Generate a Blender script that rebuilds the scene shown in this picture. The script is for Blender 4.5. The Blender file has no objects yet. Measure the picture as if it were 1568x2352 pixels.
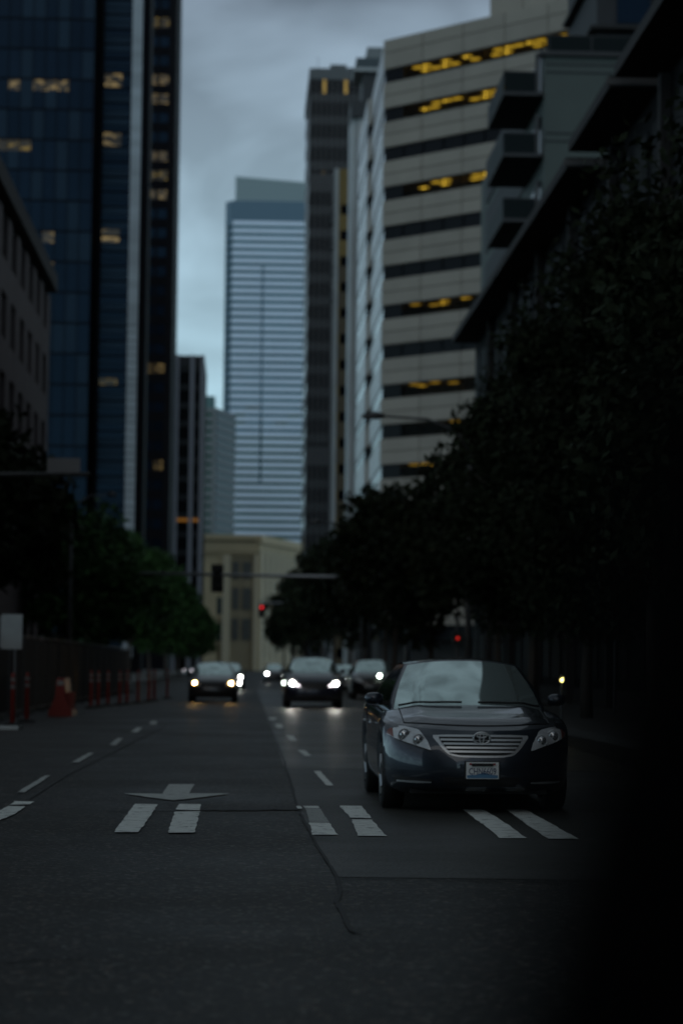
import bpy, bmesh, math, random
import numpy as np
from mathutils import Vector, Matrix, Euler

random.seed(7)
rng = np.random.default_rng(7)
SC = bpy.context.scene
COL = SC.collection
R = math.radians

# ------------------------------------------------------------------ camera
FPX, CU, CV = 5227.0, 784.0, 1176.0            # focal length and centre of a 1568 x 2352 frame
CAM = Vector((0, 0, 1.38))
PITCH, YAW, ROLL = R(3.86), R(-2.42), R(0.62)
CAMR = Matrix.Rotation(YAW, 3, 'Z') @ Matrix.Rotation(R(90) + PITCH, 3, 'X') @ Matrix.Rotation(ROLL, 3, 'Z')
cd = bpy.data.cameras.new('camera')
cd.sensor_fit = 'VERTICAL'; cd.sensor_height = 36.0; cd.lens = 80.0
cd.clip_start = 0.05; cd.clip_end = 6000
cd.dof.use_dof = True; cd.dof.focus_distance = 17.5; cd.dof.aperture_fstop = 1.65
cam = bpy.data.objects.new('camera', cd); COL.objects.link(cam)
cam.matrix_world = Matrix.Translation(CAM) @ CAMR.to_4x4()
SC.camera = cam

def ray(u, v):
    return CAMR @ Vector(((u - CU) / FPX, (CV - v) / FPX, -1.0))
def at(u, v, y):                                # the place at street distance y seen there
    d = ray(u, v); return CAM + d * (y / d.y)
def on_road(u, v, z=0.0):
    d = ray(u, v); return CAM + d * ((z - CAM.z) / d.z)

# ------------------------------------------------------------------ world, sun, exposure
SUN_EL, SUN_ROT = R(32), R(200)
W = bpy.data.worlds.new('World'); SC.world = W; W.use_nodes = True
nt = W.node_tree; nt.nodes.clear()
def nd(t, x, **kw):
    n = t.nodes.new(x)
    for k, v in kw.items(): setattr(n, k, v)
    return n
sky = nd(nt, 'ShaderNodeTexSky'); sky.sky_type = 'NISHITA'; sky.sun_disc = False
sky.sun_elevation = SUN_EL; sky.sun_rotation = SUN_ROT
tc = nd(nt, 'ShaderNodeTexCoord'); sep = nd(nt, 'ShaderNodeSeparateXYZ')
nt.links.new(tc.outputs['Generated'], sep.inputs[0])
ramp = nd(nt, 'ShaderNodeValToRGB'); cr = ramp.color_ramp
cr.elements[0].position = 0.0; cr.elements[0].color = (.405, .625, .715, 1)
cr.elements[1].position = 1.0; cr.elements[1].color = (.115, .142, .158, 1)
for p, c in ((.10, (.37, .57, .665, 1)), (.17, (.36, .52, .62, 1)), (.235, (.28, .38, .465, 1)), (.285, (.18, .235, .295, 1)), (.42, (.135, .16, .18, 1))):
    e = cr.elements.new(p); e.color = c
nt.links.new(sep.outputs['Z'], ramp.inputs[0])
mp = nd(nt, 'ShaderNodeMapping'); mp.inputs['Scale'].default_value = (7, 7, 11)
mp.inputs['Location'].default_value = (4.4, 2.7, 1.1)
nt.links.new(tc.outputs['Generated'], mp.inputs[0])
nz = nd(nt, 'ShaderNodeTexNoise'); nz.inputs['Scale'].default_value = 1.5; nz.inputs['Detail'].default_value = 4; nz.inputs['Roughness'].default_value = .45
nz.inputs['Distortion'].default_value = .4
nt.links.new(mp.outputs[0], nz.inputs['Vector'])
mr = nd(nt, 'ShaderNodeMapRange'); mr.inputs['From Min'].default_value = .36; mr.inputs['From Max'].default_value = .64
mr.inputs['To Min'].default_value = .80; mr.inputs['To Max'].default_value = 1.50
nt.links.new(nz.outputs[0], mr.inputs['Value'])
mul = nd(nt, 'ShaderNodeVectorMath', operation='MULTIPLY')
cmb = nd(nt, 'ShaderNodeCombineXYZ')
for i in range(3): nt.links.new(mr.outputs[0], cmb.inputs[i])
nt.links.new(ramp.outputs[0], mul.inputs[0]); nt.links.new(cmb.outputs[0], mul.inputs[1])
b1 = nd(nt, 'ShaderNodeBackground'); b1.inputs['Strength'].default_value = .05
b2 = nd(nt, 'ShaderNodeBackground'); b2.inputs['Strength'].default_value = 1.0
nt.links.new(sky.outputs[0], b1.inputs[0]); nt.links.new(mul.outputs[0], b2.inputs[0])
mx = nd(nt, 'ShaderNodeMixShader'); mx.inputs[0].default_value = .93
out = nd(nt, 'ShaderNodeOutputWorld')
nt.links.new(b1.outputs[0], mx.inputs[1]); nt.links.new(b2.outputs[0], mx.inputs[2]); nt.links.new(mx.outputs[0], out.inputs[0])
sl = bpy.data.lights.new('sun', 'SUN'); sl.energy = .18; sl.angle = R(40); sl.color = (1, .97, .92)
so = bpy.data.objects.new('sun', sl); COL.objects.link(so)
so.rotation_euler = (R(90) - SUN_EL, 0, R(-20))   # behind and a little to the left of the camera
SC.view_settings.view_transform = 'Standard'; SC.view_settings.look = 'None'
SC.view_settings.exposure = 0; SC.view_settings.gamma = 1; SC.view_settings.use_curve_mapping = False

# ------------------------------------------------------------------ helpers
MATS = {}
def mat(name, col, rough=.6, metal=0., spec=.5, coat=0., var=0., vscale=3., bump=0., bscale=60., emit=None, estr=0., ior=None, stint=None):
    if name in MATS: return MATS[name]
    m = bpy.data.materials.new(name); m.use_nodes = True
    t = m.node_tree; b = t.nodes['Principled BSDF']
    b.inputs['Base Color'].default_value = (*col, 1); b.inputs['Roughness'].default_value = rough
    b.inputs['Metallic'].default_value = metal; b.inputs['Specular IOR Level'].default_value = spec
    b.inputs['Coat Weight'].default_value = coat; b.inputs['Coat Roughness'].default_value = .04
    if stint: b.inputs['Specular Tint'].default_value = (*stint, 1)
    if ior: b.inputs['IOR'].default_value = ior
    if emit:
        b.inputs['Emission Color'].default_value = (*emit, 1); b.inputs['Emission Strength'].default_value = estr
    g = None
    if var or bump:
        g = nd(t, 'ShaderNodeNewGeometry')
    if var:
        n = nd(t, 'ShaderNodeTexNoise'); n.inputs['Scale'].default_value = vscale; n.inputs['Detail'].default_value = 6
        t.links.new(g.outputs['Position'], n.inputs['Vector'])
        oi = nd(t, 'ShaderNodeObjectInfo')
        ad = nd(t, 'ShaderNodeMath', operation='MULTIPLY_ADD'); ad.inputs[1].default_value = .35
        t.links.new(oi.outputs['Random'], ad.inputs[0]); t.links.new(n.outputs[0], ad.inputs[2])
        q = nd(t, 'ShaderNodeMapRange'); q.inputs['From Min'].default_value = .3; q.inputs['From Max'].default_value = 1.05
        q.inputs['To Min'].default_value = 1 - var; q.inputs['To Max'].default_value = 1 + var
        t.links.new(ad.outputs[0], q.inputs['Value'])
        h = nd(t, 'ShaderNodeHueSaturation'); h.inputs['Color'].default_value = (*col, 1)
        t.links.new(q.outputs[0], h.inputs['Value']); t.links.new(h.outputs[0], b.inputs['Base Color'])
    if bump:
        n = nd(t, 'ShaderNodeTexNoise'); n.inputs['Scale'].default_value = bscale; n.inputs['Detail'].default_value = 3
        t.links.new(g.outputs['Position'], n.inputs['Vector'])
        bp = nd(t, 'ShaderNodeBump'); bp.inputs['Strength'].default_value = bump; bp.inputs['Distance'].default_value = .02
        t.links.new(n.outputs[0], bp.inputs['Height']); t.links.new(bp.outputs[0], b.inputs['Normal'])
    MATS[name] = m
    return m

def lit_mat(name, col, lo, hi, strength, scale=(1, 1, 1)):
    """glass in front of a lit room: bright ceiling fittings seen in patches"""
    if name in MATS: return MATS[name]
    m = mat(name, (.02, .02, .022), .12)
    t = m.node_tree; b = t.nodes['Principled BSDF']
    g = nd(t, 'ShaderNodeNewGeometry'); mpp = nd(t, 'ShaderNodeMapping'); mpp.inputs['Scale'].default_value = scale
    t.links.new(g.outputs['Position'], mpp.inputs[0])
    n = nd(t, 'ShaderNodeTexNoise'); n.inputs['Scale'].default_value = 1.0; n.inputs['Detail'].default_value = 1.5
    t.links.new(mpp.outputs[0], n.inputs['Vector'])
    q = nd(t, 'ShaderNodeMapRange'); q.interpolation_type = 'SMOOTHSTEP'
    q.inputs['From Min'].default_value = lo; q.inputs['From Max'].default_value = hi
    q.inputs['To Min'].default_value = .05 * strength; q.inputs['To Max'].default_value = strength
    t.links.new(n.outputs[0], q.inputs['Value'])
    b.inputs['Emission Color'].default_value = (*col, 1); t.links.new(q.outputs[0], b.inputs['Emission Strength'])
    return m

def tag(o, label=None, cat=None, group=None, kind=None):
    if label: o['label'] = label
    if cat: o['category'] = cat
    if group: o['group'] = group
    if kind: o['kind'] = kind
    return o
def thing(name, label, cat, loc=(0, 0, 0), rz=0., group=None):
    o = bpy.data.objects.new(name, None); COL.objects.link(o); o.empty_display_size = .2
    o.location = loc; o.rotation_euler = (0, 0, rz)
    return tag(o, label, cat, group)
def link(name, me, parent=None, loc=None):
    o = bpy.data.objects.new(name, me); COL.objects.link(o)
    if parent is not None: o.parent = parent
    if loc is not None: o.location = loc
    return o
def mesh(name, verts, faces, m, parent=None, smooth=False, loc=None):
    me = bpy.data.meshes.new(name); me.from_pydata([tuple(v) for v in verts], [], faces); me.update()
    bm = bmesh.new(); bm.from_mesh(me); bmesh.ops.recalc_face_normals(bm, faces=bm.faces); bm.to_mesh(me); bm.free()
    if m: me.materials.append(m)
    if smooth: me.polygons.foreach_set('use_smooth', [True] * len(me.polygons))
    return link(name, me, parent, loc)
def copy_tree(o, parent=None):
    c = o.copy(); COL.objects.link(c)
    if parent is not None: c.parent = parent
    for ch in list(o.children): copy_tree(ch, c)
    return c

_UNIT = {}
def unit_box(m):
    k = m.name
    if k not in _UNIT:
        me = bpy.data.meshes.new('box')
        v = [(x, y, z) for x in (-.5, .5) for y in (-.5, .5) for z in (-.5, .5)]
        f = [(0, 1, 3, 2), (4, 6, 7, 5), (0, 4, 5, 1), (2, 3, 7, 6), (0, 2, 6, 4), (1, 5, 7, 3)]
        me.from_pydata(v, [], f); me.materials.append(m); me.update()
        _UNIT[k] = me
    return _UNIT[k]
def box(name, m, c, s, parent=None, rz=0., rx=0., ry=0.):
    o = link(name, unit_box(m), parent, c)
    o.scale = s; o.rotation_euler = (rx, ry, rz)
    return o

class MB:
    """collects verts and faces of one part"""
    def __init__(s): s.v = []; s.f = []
    def box(s, c, d):
        n = len(s.v); c = Vector(c)
        for x in (-.5, .5):
            for y in (-.5, .5):
                for z in (-.5, .5): s.v.append((c.x + x * d[0], c.y + y * d[1], c.z + z * d[2]))
        s.f += [tuple(n + i for i in q) for q in ((0, 1, 3, 2), (4, 6, 7, 5), (0, 4, 5, 1), (2, 3, 7, 6), (0, 2, 6, 4), (1, 5, 7, 3))]
        return s
    def tube(s, pts, radii, n=10, cap=True):
        pts = [Vector(p) for p in pts]; base = len(s.v)
        if not hasattr(radii, '__len__'): radii = [radii] * len(pts)
        for i, p in enumerate(pts):
            d = (pts[min(i + 1, len(pts) - 1)] - pts[max(i - 1, 0)]).normalized()
            a = d.cross(Vector((0, 0, 1)) if abs(d.z) < .9 else Vector((1, 0, 0))).normalized(); b = d.cross(a)
            for k in range(n):
                t = 2 * math.pi * k / n
                s.v.append(tuple(p + (a * math.cos(t) + b * math.sin(t)) * radii[i]))
        for i in range(len(pts) - 1):
            for k in range(n):
                s.f.append((base + i * n + k, base + i * n + (k + 1) % n, base + (i + 1) * n + (k + 1) % n, base + (i + 1) * n + k))
        if cap:
            s.f.append(tuple(base + k for k in range(n))[::-1]); s.f.append(tuple(base + (len(pts) - 1) * n + k for k in range(n)))
        return s
    def lathe(s, prof, c, axis='Z', n=24):
        base = len(s.v); c = Vector(c)
        for r, h in prof:
            for k in range(n):
                t = 2 * math.pi * k / n; a, b = r * math.cos(t), r * math.sin(t)
                p = {'Z': (a, b, h), 'X': (h, a, b), 'Y': (a, h, b)}[axis]
                s.v.append(tuple(c + Vector(p)))
        for i in range(len(prof) - 1):
            for k in range(n):
                s.f.append((base + i * n + k, base + i * n + (k + 1) % n, base + (i + 1) * n + (k + 1) % n, base + (i + 1) * n + k))
        return s
    def prism(s, poly, z0, z1):
        n = len(poly); b = len(s.v)
        s.v += [(x, y, z0) for x, y in poly] + [(x, y, z1) for x, y in poly]
        s.f += [tuple(range(b, b + n))[::-1], tuple(range(b + n, b + 2 * n))]
        s.f += [(b + i, b + (i + 1) % n, b + n + (i + 1) % n, b + n + i) for i in range(n)]
        return s
    def grid(s, rows, closed=False):
        b = len(s.v); m = len(rows[0])
        for r in rows: s.v += [tuple(p) for p in r]
        for i in range(len(rows) - 1):
            for k in range(m if closed else m - 1):
                s.f.append((b + i * m + k, b + i * m + (k + 1) % m, b + (i + 1) * m + (k + 1) % m, b + (i + 1) * m + k))
        return s
    def build(s, name, m, parent=None, smooth=False, loc=None): return mesh(name, s.v, s.f, m, parent, smooth, loc)

class Face:
    """one upright face of a building, from plan point a to plan point b; s runs along it, proud is outward"""
    def __init__(s, root, a, b, out):
        s.root = root; s.a = Vector(a) - Vector(root.location[:2]); s.d = (Vector(b) - Vector(a)); s.len = s.d.length; s.d.normalize()
        n = Vector((s.d.y, -s.d.x)); s.n = n if n.dot(Vector(out)) > 0 else -n
        s.rz = math.atan2(s.d.y, s.d.x)
    def put(s, name, m, s0, s1, z0, z1, proud=.06, deep=.2, parent=None):
        p = s.a + s.d * ((s0 + s1) / 2) + s.n * (proud - deep / 2)
        return box(name, m, (p.x, p.y, (z0 + z1) / 2), (abs(s1 - s0), deep, z1 - z0), s.root, s.rz)
def core(root, poly, z0, z1, m, name='wall'):
    o = root.location
    return MB().prism([(x - o.x, y - o.y) for x, y in poly], z0, z1).build(name, m, root)

def text_mesh(body, size):
    cu = bpy.data.curves.new('text', 'FONT'); cu.body = body; cu.size = size; cu.align_x = 'CENTER'; cu.align_y = 'CENTER'; cu.extrude = .0012
    cu.resolution_u = 3
    o = bpy.data.objects.new('text', cu); COL.objects.link(o)
    dg = bpy.context.evaluated_depsgraph_get(); dg.update()
    me = bpy.data.meshes.new_from_object(o.evaluated_get(dg))
    bpy.data.objects.remove(o); bpy.data.curves.remove(cu)
    return me

# ------------------------------------------------------------------ road and pavements
def road_material(name, c0, c1, rough, speck, crack=False):
    m = mat(name, c0, rough, spec=.10)
    t = m.node_tree; b = t.nodes['Principled BSDF']; g = nd(t, 'ShaderNodeNewGeometry')
    big = nd(t, 'ShaderNodeTexNoise'); big.inputs['Scale'].default_value = .35; big.inputs['Detail'].default_value = 8; big.inputs['Roughness'].default_value = .65
    fine = nd(t, 'ShaderNodeTexNoise'); fine.inputs['Scale'].default_value = 28; fine.inputs['Detail'].default_value = 4
    vo = nd(t, 'ShaderNodeTexVoronoi'); vo.inputs['Scale'].default_value = 34
    for n in (big, fine, vo): t.links.new(g.outputs['Position'], n.inputs['Vector'])
    r = nd(t, 'ShaderNodeValToRGB'); r.color_ramp.elements[0].position = .33; r.color_ramp.elements[0].color = (*c0, 1)
    r.color_ramp.elements[1].position = .7; r.color_ramp.elements[1].color = (*c1, 1)
    t.links.new(big.outputs[0], r.inputs[0])
    chip = nd(t, 'ShaderNodeSeparateColor'); t.links.new(vo.outputs['Color'], chip.inputs[0])
    q = nd(t, 'ShaderNodeMapRange'); q.inputs['From Min'].default_value = .80; q.inputs['From Max'].default_value = 1.0
    q.inputs['To Max'].default_value = speck; t.links.new(chip.outputs[0], q.inputs['Value'])
    hue = nd(t, 'ShaderNodeMix'); hue.data_type = 'RGBA'; hue.inputs['A'].default_value = (.19, .20, .19, 1); hue.inputs['B'].default_value = (.22, .16, .125, 1)
    t.links.new(chip.outputs[1], hue.inputs['Factor'])
    mxx = nd(t, 'ShaderNodeMix'); mxx.data_type = 'RGBA'
    t.links.new(q.outputs[0], mxx.inputs['Factor']); t.links.new(r.outputs[0], mxx.inputs['A']); t.links.new(hue.outputs['Result'], mxx.inputs['B'])
    f2 = nd(t, 'ShaderNodeMapRange'); f2.inputs['From Min'].default_value = .3; f2.inputs['From Max'].default_value = .7
    f2.inputs['To Min'].default_value = .7; f2.inputs['To Max'].default_value = 1.3; t.links.new(fine.outputs[0], f2.inputs['Value'])
    hs = nd(t, 'ShaderNodeHueSaturation'); t.links.new(mxx.outputs['Result'], hs.inputs['Color']); t.links.new(f2.outputs[0], hs.inputs['Value'])
    t.links.new(hs.outputs[0], b.inputs['Base Color'])
    rr = nd(t, 'ShaderNodeMapRange'); rr.inputs['From Min'].default_value = .3; rr.inputs['From Max'].default_value = .7
    rr.inputs['To Min'].default_value = rough - .07; rr.inputs['To Max'].default_value = rough + .1
    t.links.new(big.outputs[0], rr.inputs['Value']); t.links.new(rr.outputs[0], b.inputs['Roughness'])
    bp = nd(t, 'ShaderNodeBump'); bp.inputs['Strength'].default_value = .5; bp.inputs['Distance'].default_value = .006
    t.links.new(vo.outputs['Distance'], bp.inputs['Height']); t.links.new(bp.outputs[0], b.inputs['Normal'])
    return m
M_ASPH = road_material('asphalt', (.017, .0176, .0166), (.029, .029, .0265), .50, .6)
M_CONC = road_material('road_concrete', (.046, .0475, .044), (.056, .057, .052), .45, .15)
M_WARM = road_material('road_concrete_worn', (.066, .062, .050), (.078, .073, .060), .40, .15)
M_PAINT = mat('road_paint', (.74, .77, .73), .6, var=.22, vscale=9, bump=.3)
M_PAINTW = mat('road_paint_worn', (.40, .42, .40), .6, var=.4, vscale=7, bump=.3)
for m_ in (M_PAINT, M_PAINTW):
    t = m_.node_tree; b = t.nodes['Principled BSDF']; lk = b.inputs['Base Color'].links[0].from_socket
    g = nd(t, 'ShaderNodeNewGeometry'); n1 = nd(t, 'ShaderNodeTexNoise'); n1.inputs['Scale'].default_value = 7; n1.inputs['Detail'].default_value = 9; n1.inputs['Roughness'].default_value = .72
    t.links.new(g.outputs['Position'], n1.inputs['Vector'])
    q = nd(t, 'ShaderNodeMapRange'); q.inputs['From Min'].default_value = .54; q.inputs['From Max'].default_value = .66; t.links.new(n1.outputs[0], q.inputs['Value'])
    x = nd(t, 'ShaderNodeMix'); x.data_type = 'RGBA'; x.inputs['B'].default_value = (.03, .03, .028, 1)
    t.links.new(q.outputs[0], x.inputs['Factor']); t.links.new(lk, x.inputs['A']); t.links.new(x.outputs['Result'], b.inputs['Base Color'])
M_SEAM = mat('crack_filler', (.018, .018, .018), .7)
M_PAVE = mat('pavement_concrete', (.055, .055, .052), .8, var=.25, vscale=1.2, bump=.3)
M_KERB = mat('kerb_stone', (.08, .08, .077), .8, var=.2)

road = mesh('road', [(-900, -300, 0), (900, -300, 0), (900, 3500, 0), (-900, 3500, 0)], [(0, 1, 2, 3)], M_ASPH); road['kind'] = 'structure'
def flat(name, pix, m, z=.004, jitter=0.):
    """a sheet of paint or paving lying on the road, its outline given where the photograph shows it"""
    pts = [on_road(u, v, z) for u, v in pix]
    if jitter:
        q = []
        for i, p in enumerate(pts):
            n = pts[(i + 1) % len(pts)]; L = (n - p).length; k = max(1, int(L / .16))
            for j in range(k):
                w = p.lerp(n, j / k)
                q.append(Vector((w.x + random.uniform(-jitter, jitter), w.y + random.uniform(-jitter, jitter) * 2, z)))
        pts = q
    return mesh(name, pts, [tuple(range(len(pts)))], m, road)
# concrete patches right of the long joint
flat('concrete_patch', [(654, 1766), (672, 1806), (690, 1868), (725, 1935), (775, 2014), (2400, 2034), (2050, 1872), (1480, 1773)], M_CONC)
flat('concrete_patch', [(588, 1580), (604, 1625), (628, 1690), (653, 1765), (1475, 1772), (930, 1590)], M_WARM)
def wob(a, b, n, j=1.5): return [(a[0] + (b[0] - a[0]) * i / n + random.uniform(-j, j), a[1] + (b[1] - a[1]) * i / n + random.uniform(-j, j) * .35) for i in range(n + 1)]
def strip(name, pix, w, m=M_SEAM, z=.009):
    if name == 'joint_crack': pix = [q for i in range(len(pix) - 1) for q in wob(pix[i], pix[i + 1], 5, 1.6)[:-1]] + [pix[-1]]
    P = [on_road(u, v, z) for u, v in pix]; V = []
    for i, p in enumerate(P):
        d = (P[min(i + 1, len(P) - 1)] - P[max(i - 1, 0)]).normalized(); n = Vector((-d.y, d.x, 0)) * (w * random.uniform(.35, .65))
        V += [p + n, p - n]
    return mesh(name, V, [(2 * i, 2 * i + 1, 2 * i + 3, 2 * i + 2) for i in range(len(P) - 1)], m, road)
strip('joint_crack', [(586, 1574), (600, 1612), (622, 1668), (638, 1712), (651, 1745), (660, 1775), (672, 1808), (680, 1838), (690, 1868), (706, 1900), (726, 1938), (752, 1976), (774, 2014)], .022)
strip('joint_crack', [(774, 2014), (782, 2050), (770, 2070), (786, 2092), (794, 2112), (800, 2128), (812, 2140), (830, 2142)], .03)
strip('transverse_crack', wob((310, 2114), (790, 2116), 24), .014)
strip('transverse_crack', wob((-20, 2208), (60, 2203), 6) + wob((80, 2199), (215, 2198), 8), .02)
strip('transverse_crack', wob((465, 1859), (690, 1858), 12, 2), .30)
strip('transverse_crack', wob((240, 1862), (465, 1861), 12, 2), .05)
strip('transverse_crack', wob((-40, 1733), (640, 1738), 20), .03)
strip('transverse_crack', wob((180, 1782), (655, 1780), 14), .02)
strip('transverse_crack', wob((775, 2016), (1900, 2033), 20), .03)
strip('lane_joint', [(60, 1838), (150, 1782), (215, 1750), (275, 1719), (330, 1692), (380, 1668)], .035)
M_MAN = mat('manhole_iron', (.05, .05, .05), .4, metal=.6)

for q in ([(34, 1840), (79, 1841), (70, 1847), (24, 1848)], [(20, 1851), (58, 1852), (40, 1866), (0, 1884), (-30, 1894), (-60, 1894), (-30, 1876)],
          [(310, 1846), (363, 1847), (352, 1864), (340, 1882), (318, 1911), (262, 1911)],
          [(412, 1846), (462, 1847), (460, 1861), (404, 1859)], [(402, 1864), (459, 1863), (447, 1912), (386, 1912)],
          [(697, 1851), (731, 1851), (734, 1856), (700, 1856)], [(709, 1889), (757, 1890), (776, 1917), (718, 1917)],
          [(779, 1850), (831, 1851), (852, 1879), (804, 1878)], [(806, 1882), (854, 1882), (887, 1920), (822, 1919)],
          [(1061, 1859), (1111, 1860), (1162, 1891), (1209, 1925), (1147, 1925), (1112, 1896)], [(1161, 1859), (1208, 1860), (1268, 1893), (1328, 1927), (1256, 1926)],
          [(681, 1851), (690, 1851), (694, 1857), (684, 1857)]):
    flat('crosswalk_stripe', q, M_PAINT if q[0][0] != 34 else M_PAINT, .012, .007)
flat('crosswalk_stripe', [(702, 1857), (735, 1857), (756, 1889), (710, 1888)], M_PAINTW, .012, .006)
flat('lane_arrow', [(388, 1801), (446, 1801), (434, 1822), (528, 1822), (470, 1830), (400, 1838), (335, 1830), (282, 1822), (374, 1823)], M_PAINTW, .012, .01)
for (u0, v0, u1, v1) in ((42, 1819, 116, 1781), (168, 1750, 216, 1729), (253, 1711, 282, 1695), (303, 1681, 326, 1671), (345, 1663, 360, 1656)):
    flat('lane_dash', [(u0 - 2, v0), (u0 + 14, v0 + 1), (u1 + 1, v1), (u1 - 12, v1)], M_PAINTW, .012, .008)
for (u0, v0, u1, v1) in ((724, 1771, 762, 1804), (688, 1723, 712, 1736), (661, 1689, 679, 1701), (635, 1663, 648, 1672), (622, 1648, 630, 1653)):
    flat('lane_dash', [(u0 - 4, v0), (u0 + 12, v0), (u1 + 3, v1), (u1 - 12, v1)], M_PAINT, .012, .008)
for sx, x0, x1, name in ((-1, -7.3, -40, 'left'), (1, 6.9, 40, 'right')):
    s = MB().prism([(x0, 27), (x0, 2500), (x1, 2500), (x1, 24), (x0 + sx * 3, 24), (x0 + sx * .9, 24.9)], -.02, .13).build('pavement', M_PAVE); s['kind'] = 'structure'
    for i in range(40):                       # kerb stones
        box('kerb_stone', M_KERB, (x0 - sx * .09, 28.5 + i * 3.02, .066), (.18, 2.98, .14), s)

# ------------------------------------------------------------------ materials of the buildings
GL = mat('dark_glass', (.004, .0048, .007), .16, spec=.10, var=.3, vscale=.2)
GLB = mat('blue_glass', (.005, .010, .019), .15, spec=.24, stint=(.38, .65, 1), var=.5, vscale=.12)
GLB2 = mat('blue_glass_spandrel', (.007, .015, .025), .3, spec=.30, stint=(.42, .68, 1), var=.4, vscale=.12)
BLACK = mat('black_metal', (.005, .0055, .008), .7, spec=.08)
LITY = lit_mat('lit_office_yellow', (1, .66, .05), .44, .72, .55, (.5, .5, 2.4))
LITD = lit_mat('lit_office_dim', (1, .66, .08), .5, .70, .19, (.9, .9, 1.6))
LITW = lit_mat('lit_window_warm', (1, .70, .26), .46, .72, .22, (.9, .9, 1.8))
LITO = mat('lit_strip_orange', (.1, .05, .02), .4, emit=(1, .42, .06), estr=.15)

# ---- striped corner office block on the right (45 degree front, long flank down the street)
STONE = mat('pale_panel', (.30, .275, .235), .55, var=.12, vscale=.4)
STONE_S = mat('pale_panel_glossy', (.52, .54, .55), .28, spec=.8, var=.1, vscale=.4)
CEIL = mat('office_ceiling', (.30, .26, .18), .8); CLB = mat('ceiling_light_yellow', (.3, .3, .2), .5, emit=(1, .66, .07), estr=1.5); CLD = mat('ceiling_light_dim', (.3, .3, .2), .5, emit=(1, .62, .06), estr=.9)
GLC = mat('clear_office_glass', (.01, .01, .01), .1, spec=.15)
t = GLC.node_tree; tr = nd(t, 'ShaderNodeBsdfTransparent'); tr.inputs[0].default_value = (.62, .6, .5, 1); ms = nd(t, 'ShaderNodeMixShader'); ms.inputs[0].default_value = .18
t.links.new(tr.outputs[0], ms.inputs[1]); t.links.new(t.nodes['Principled BSDF'].outputs[0], ms.inputs[2]); t.links.new(ms.outputs[0], t.nodes['Material Output'].inputs[0])
GLF = mat('flank_glass', (.01, .016, .02), .12, spec=.3)
CORE = mat('joint_dark', (.05, .05, .05), .8)
c0 = at(878, 900, 230.0); A = Vector((c0.x, 230.0)); top = at(880, 95, 230).z
t1 = at(1215, 110, 217.0); dirv = (Vector((t1.x, 217.0)) - A).normalized(); Bp = A + dirv * 31.5; Cp = Vector((A.x, 254.0)); Xs = 13.36; Dp = Vector((Xs, 254.0)); Ep = Vector((Xs, 276.0))
rt = thing('striped_office_block', 'pale banded office block with yellow lit window strips, above the dark trees', 'office building', (A.x, A.y, 0))
ins = Vector((-dirv.y, dirv.x)); ins = (ins if ins.y > 0 else -ins) * 3.4
core(rt, [A + ins, Bp + ins, Bp + Vector((0, 90)), Vector((A.x + 12, 304)), Vector((A.x + 2, 304)), Vector((A.x + 2, 276)), Ep, Dp, Cp, Vector((A.x, 230 + 3.4 * 1.2))], 0, top - .3, CORE)
fr = Face(rt, A, Bp, (-1, -1)); sides = (Face(rt, A, Cp, (-1, 0)), Face(rt, Dp, Ep, (-1, 0))); st = Face(rt, Dp, Cp, (0, -1))
fl = (at(880, 993, 230).z - at(880, 178, 230).z) / -9.0
lit = {0: (LITY, .05, 1), 1: (LITY, .05, .9), 3: (LITY, .05, 1), 6: (LITD, .05, .8), 8: (LITD, .05, .6), 9: (LITD, .1, .8), 10: (LITD, .1, .6)}
for i in range(15):
    zc = at(880, 178, 230).z - i * fl
    zw0, zw1 = zc - .72, zc + .72
    zs1 = top if i == 0 else zc + fl - .72          # spandrel above this window strip
    fr.put('floor_slab', CEIL, .1, fr.len, zw1, zs1 - .05, .05, 3.4)
    n = 6; w = fr.len / n; zm = (zw1 + zs1) / 2 + (0 if i else .2)
    if zw0 < 3: break
    for k in range(n):
        for (za, zb) in ((zw1 + .02, zm - .04), (zm + .04, zs1 - .02)):
            fr.put('spandrel_panel', STONE, k * w + .05, (k + 1) * w - .05, za, zb, .36, .3)
        for h in range(2):
            s0 = k * w + h * w / 2
            fpos = (s0 + w / 4) / fr.len; mm = GL
            if i in lit and lit[i][1] < fpos < lit[i][2]:
                mm = GLC; full = i in (0, 1, 3)
                for (dq, hq) in ((.7, 0), (2.0, 1), (2.0, 0), (.7, 1)):
                    if random.random() < (.62 if full else .26):
                        sa = s0 + .25 + hq * w / 4 + random.uniform(0, .2)
                        fr.put('ceiling_light', CLB if full else CLD, sa, sa + .95, zw1 - .09, zw1 - .02, -dq, .55)
            fr.put('window_pane', mm, s0 + .09, s0 + w / 2 - .09, zw0, zw1, .04, .1)
    for sd in sides:
        n = 2; w = sd.len / n
        for k in range(n):
            sd.put('spandrel_panel', STONE_S, k * w + .04, (k + 1) * w - .04, zw1 + .02, zs1 - .02, .12, .3)
            sd.put('window_pane', GLF, k * w + .04, (k + 1) * w - .04, zw0, zw1, .03, .1)
    st.put('spandrel_panel', STONE, 0, st.len, zw1 + .02, zs1 - .02, .3, .3); st.put('window_pane', GL, -.1, st.len - .02, zw0 - .5, zw1, .25, .2)
pa = A + dirv * 10.2; pb = A + dirv * 31
fu = Face(rt, pa + Vector((3, 3)), pb + Vector((3, 3)), (-1, -1))
for k in range(5): fu.put('penthouse_panel', STONE, .1 + k * 4.2, 4.2 + k * 4.2, top - 1, top + 8.5, .1, 3.)

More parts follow.
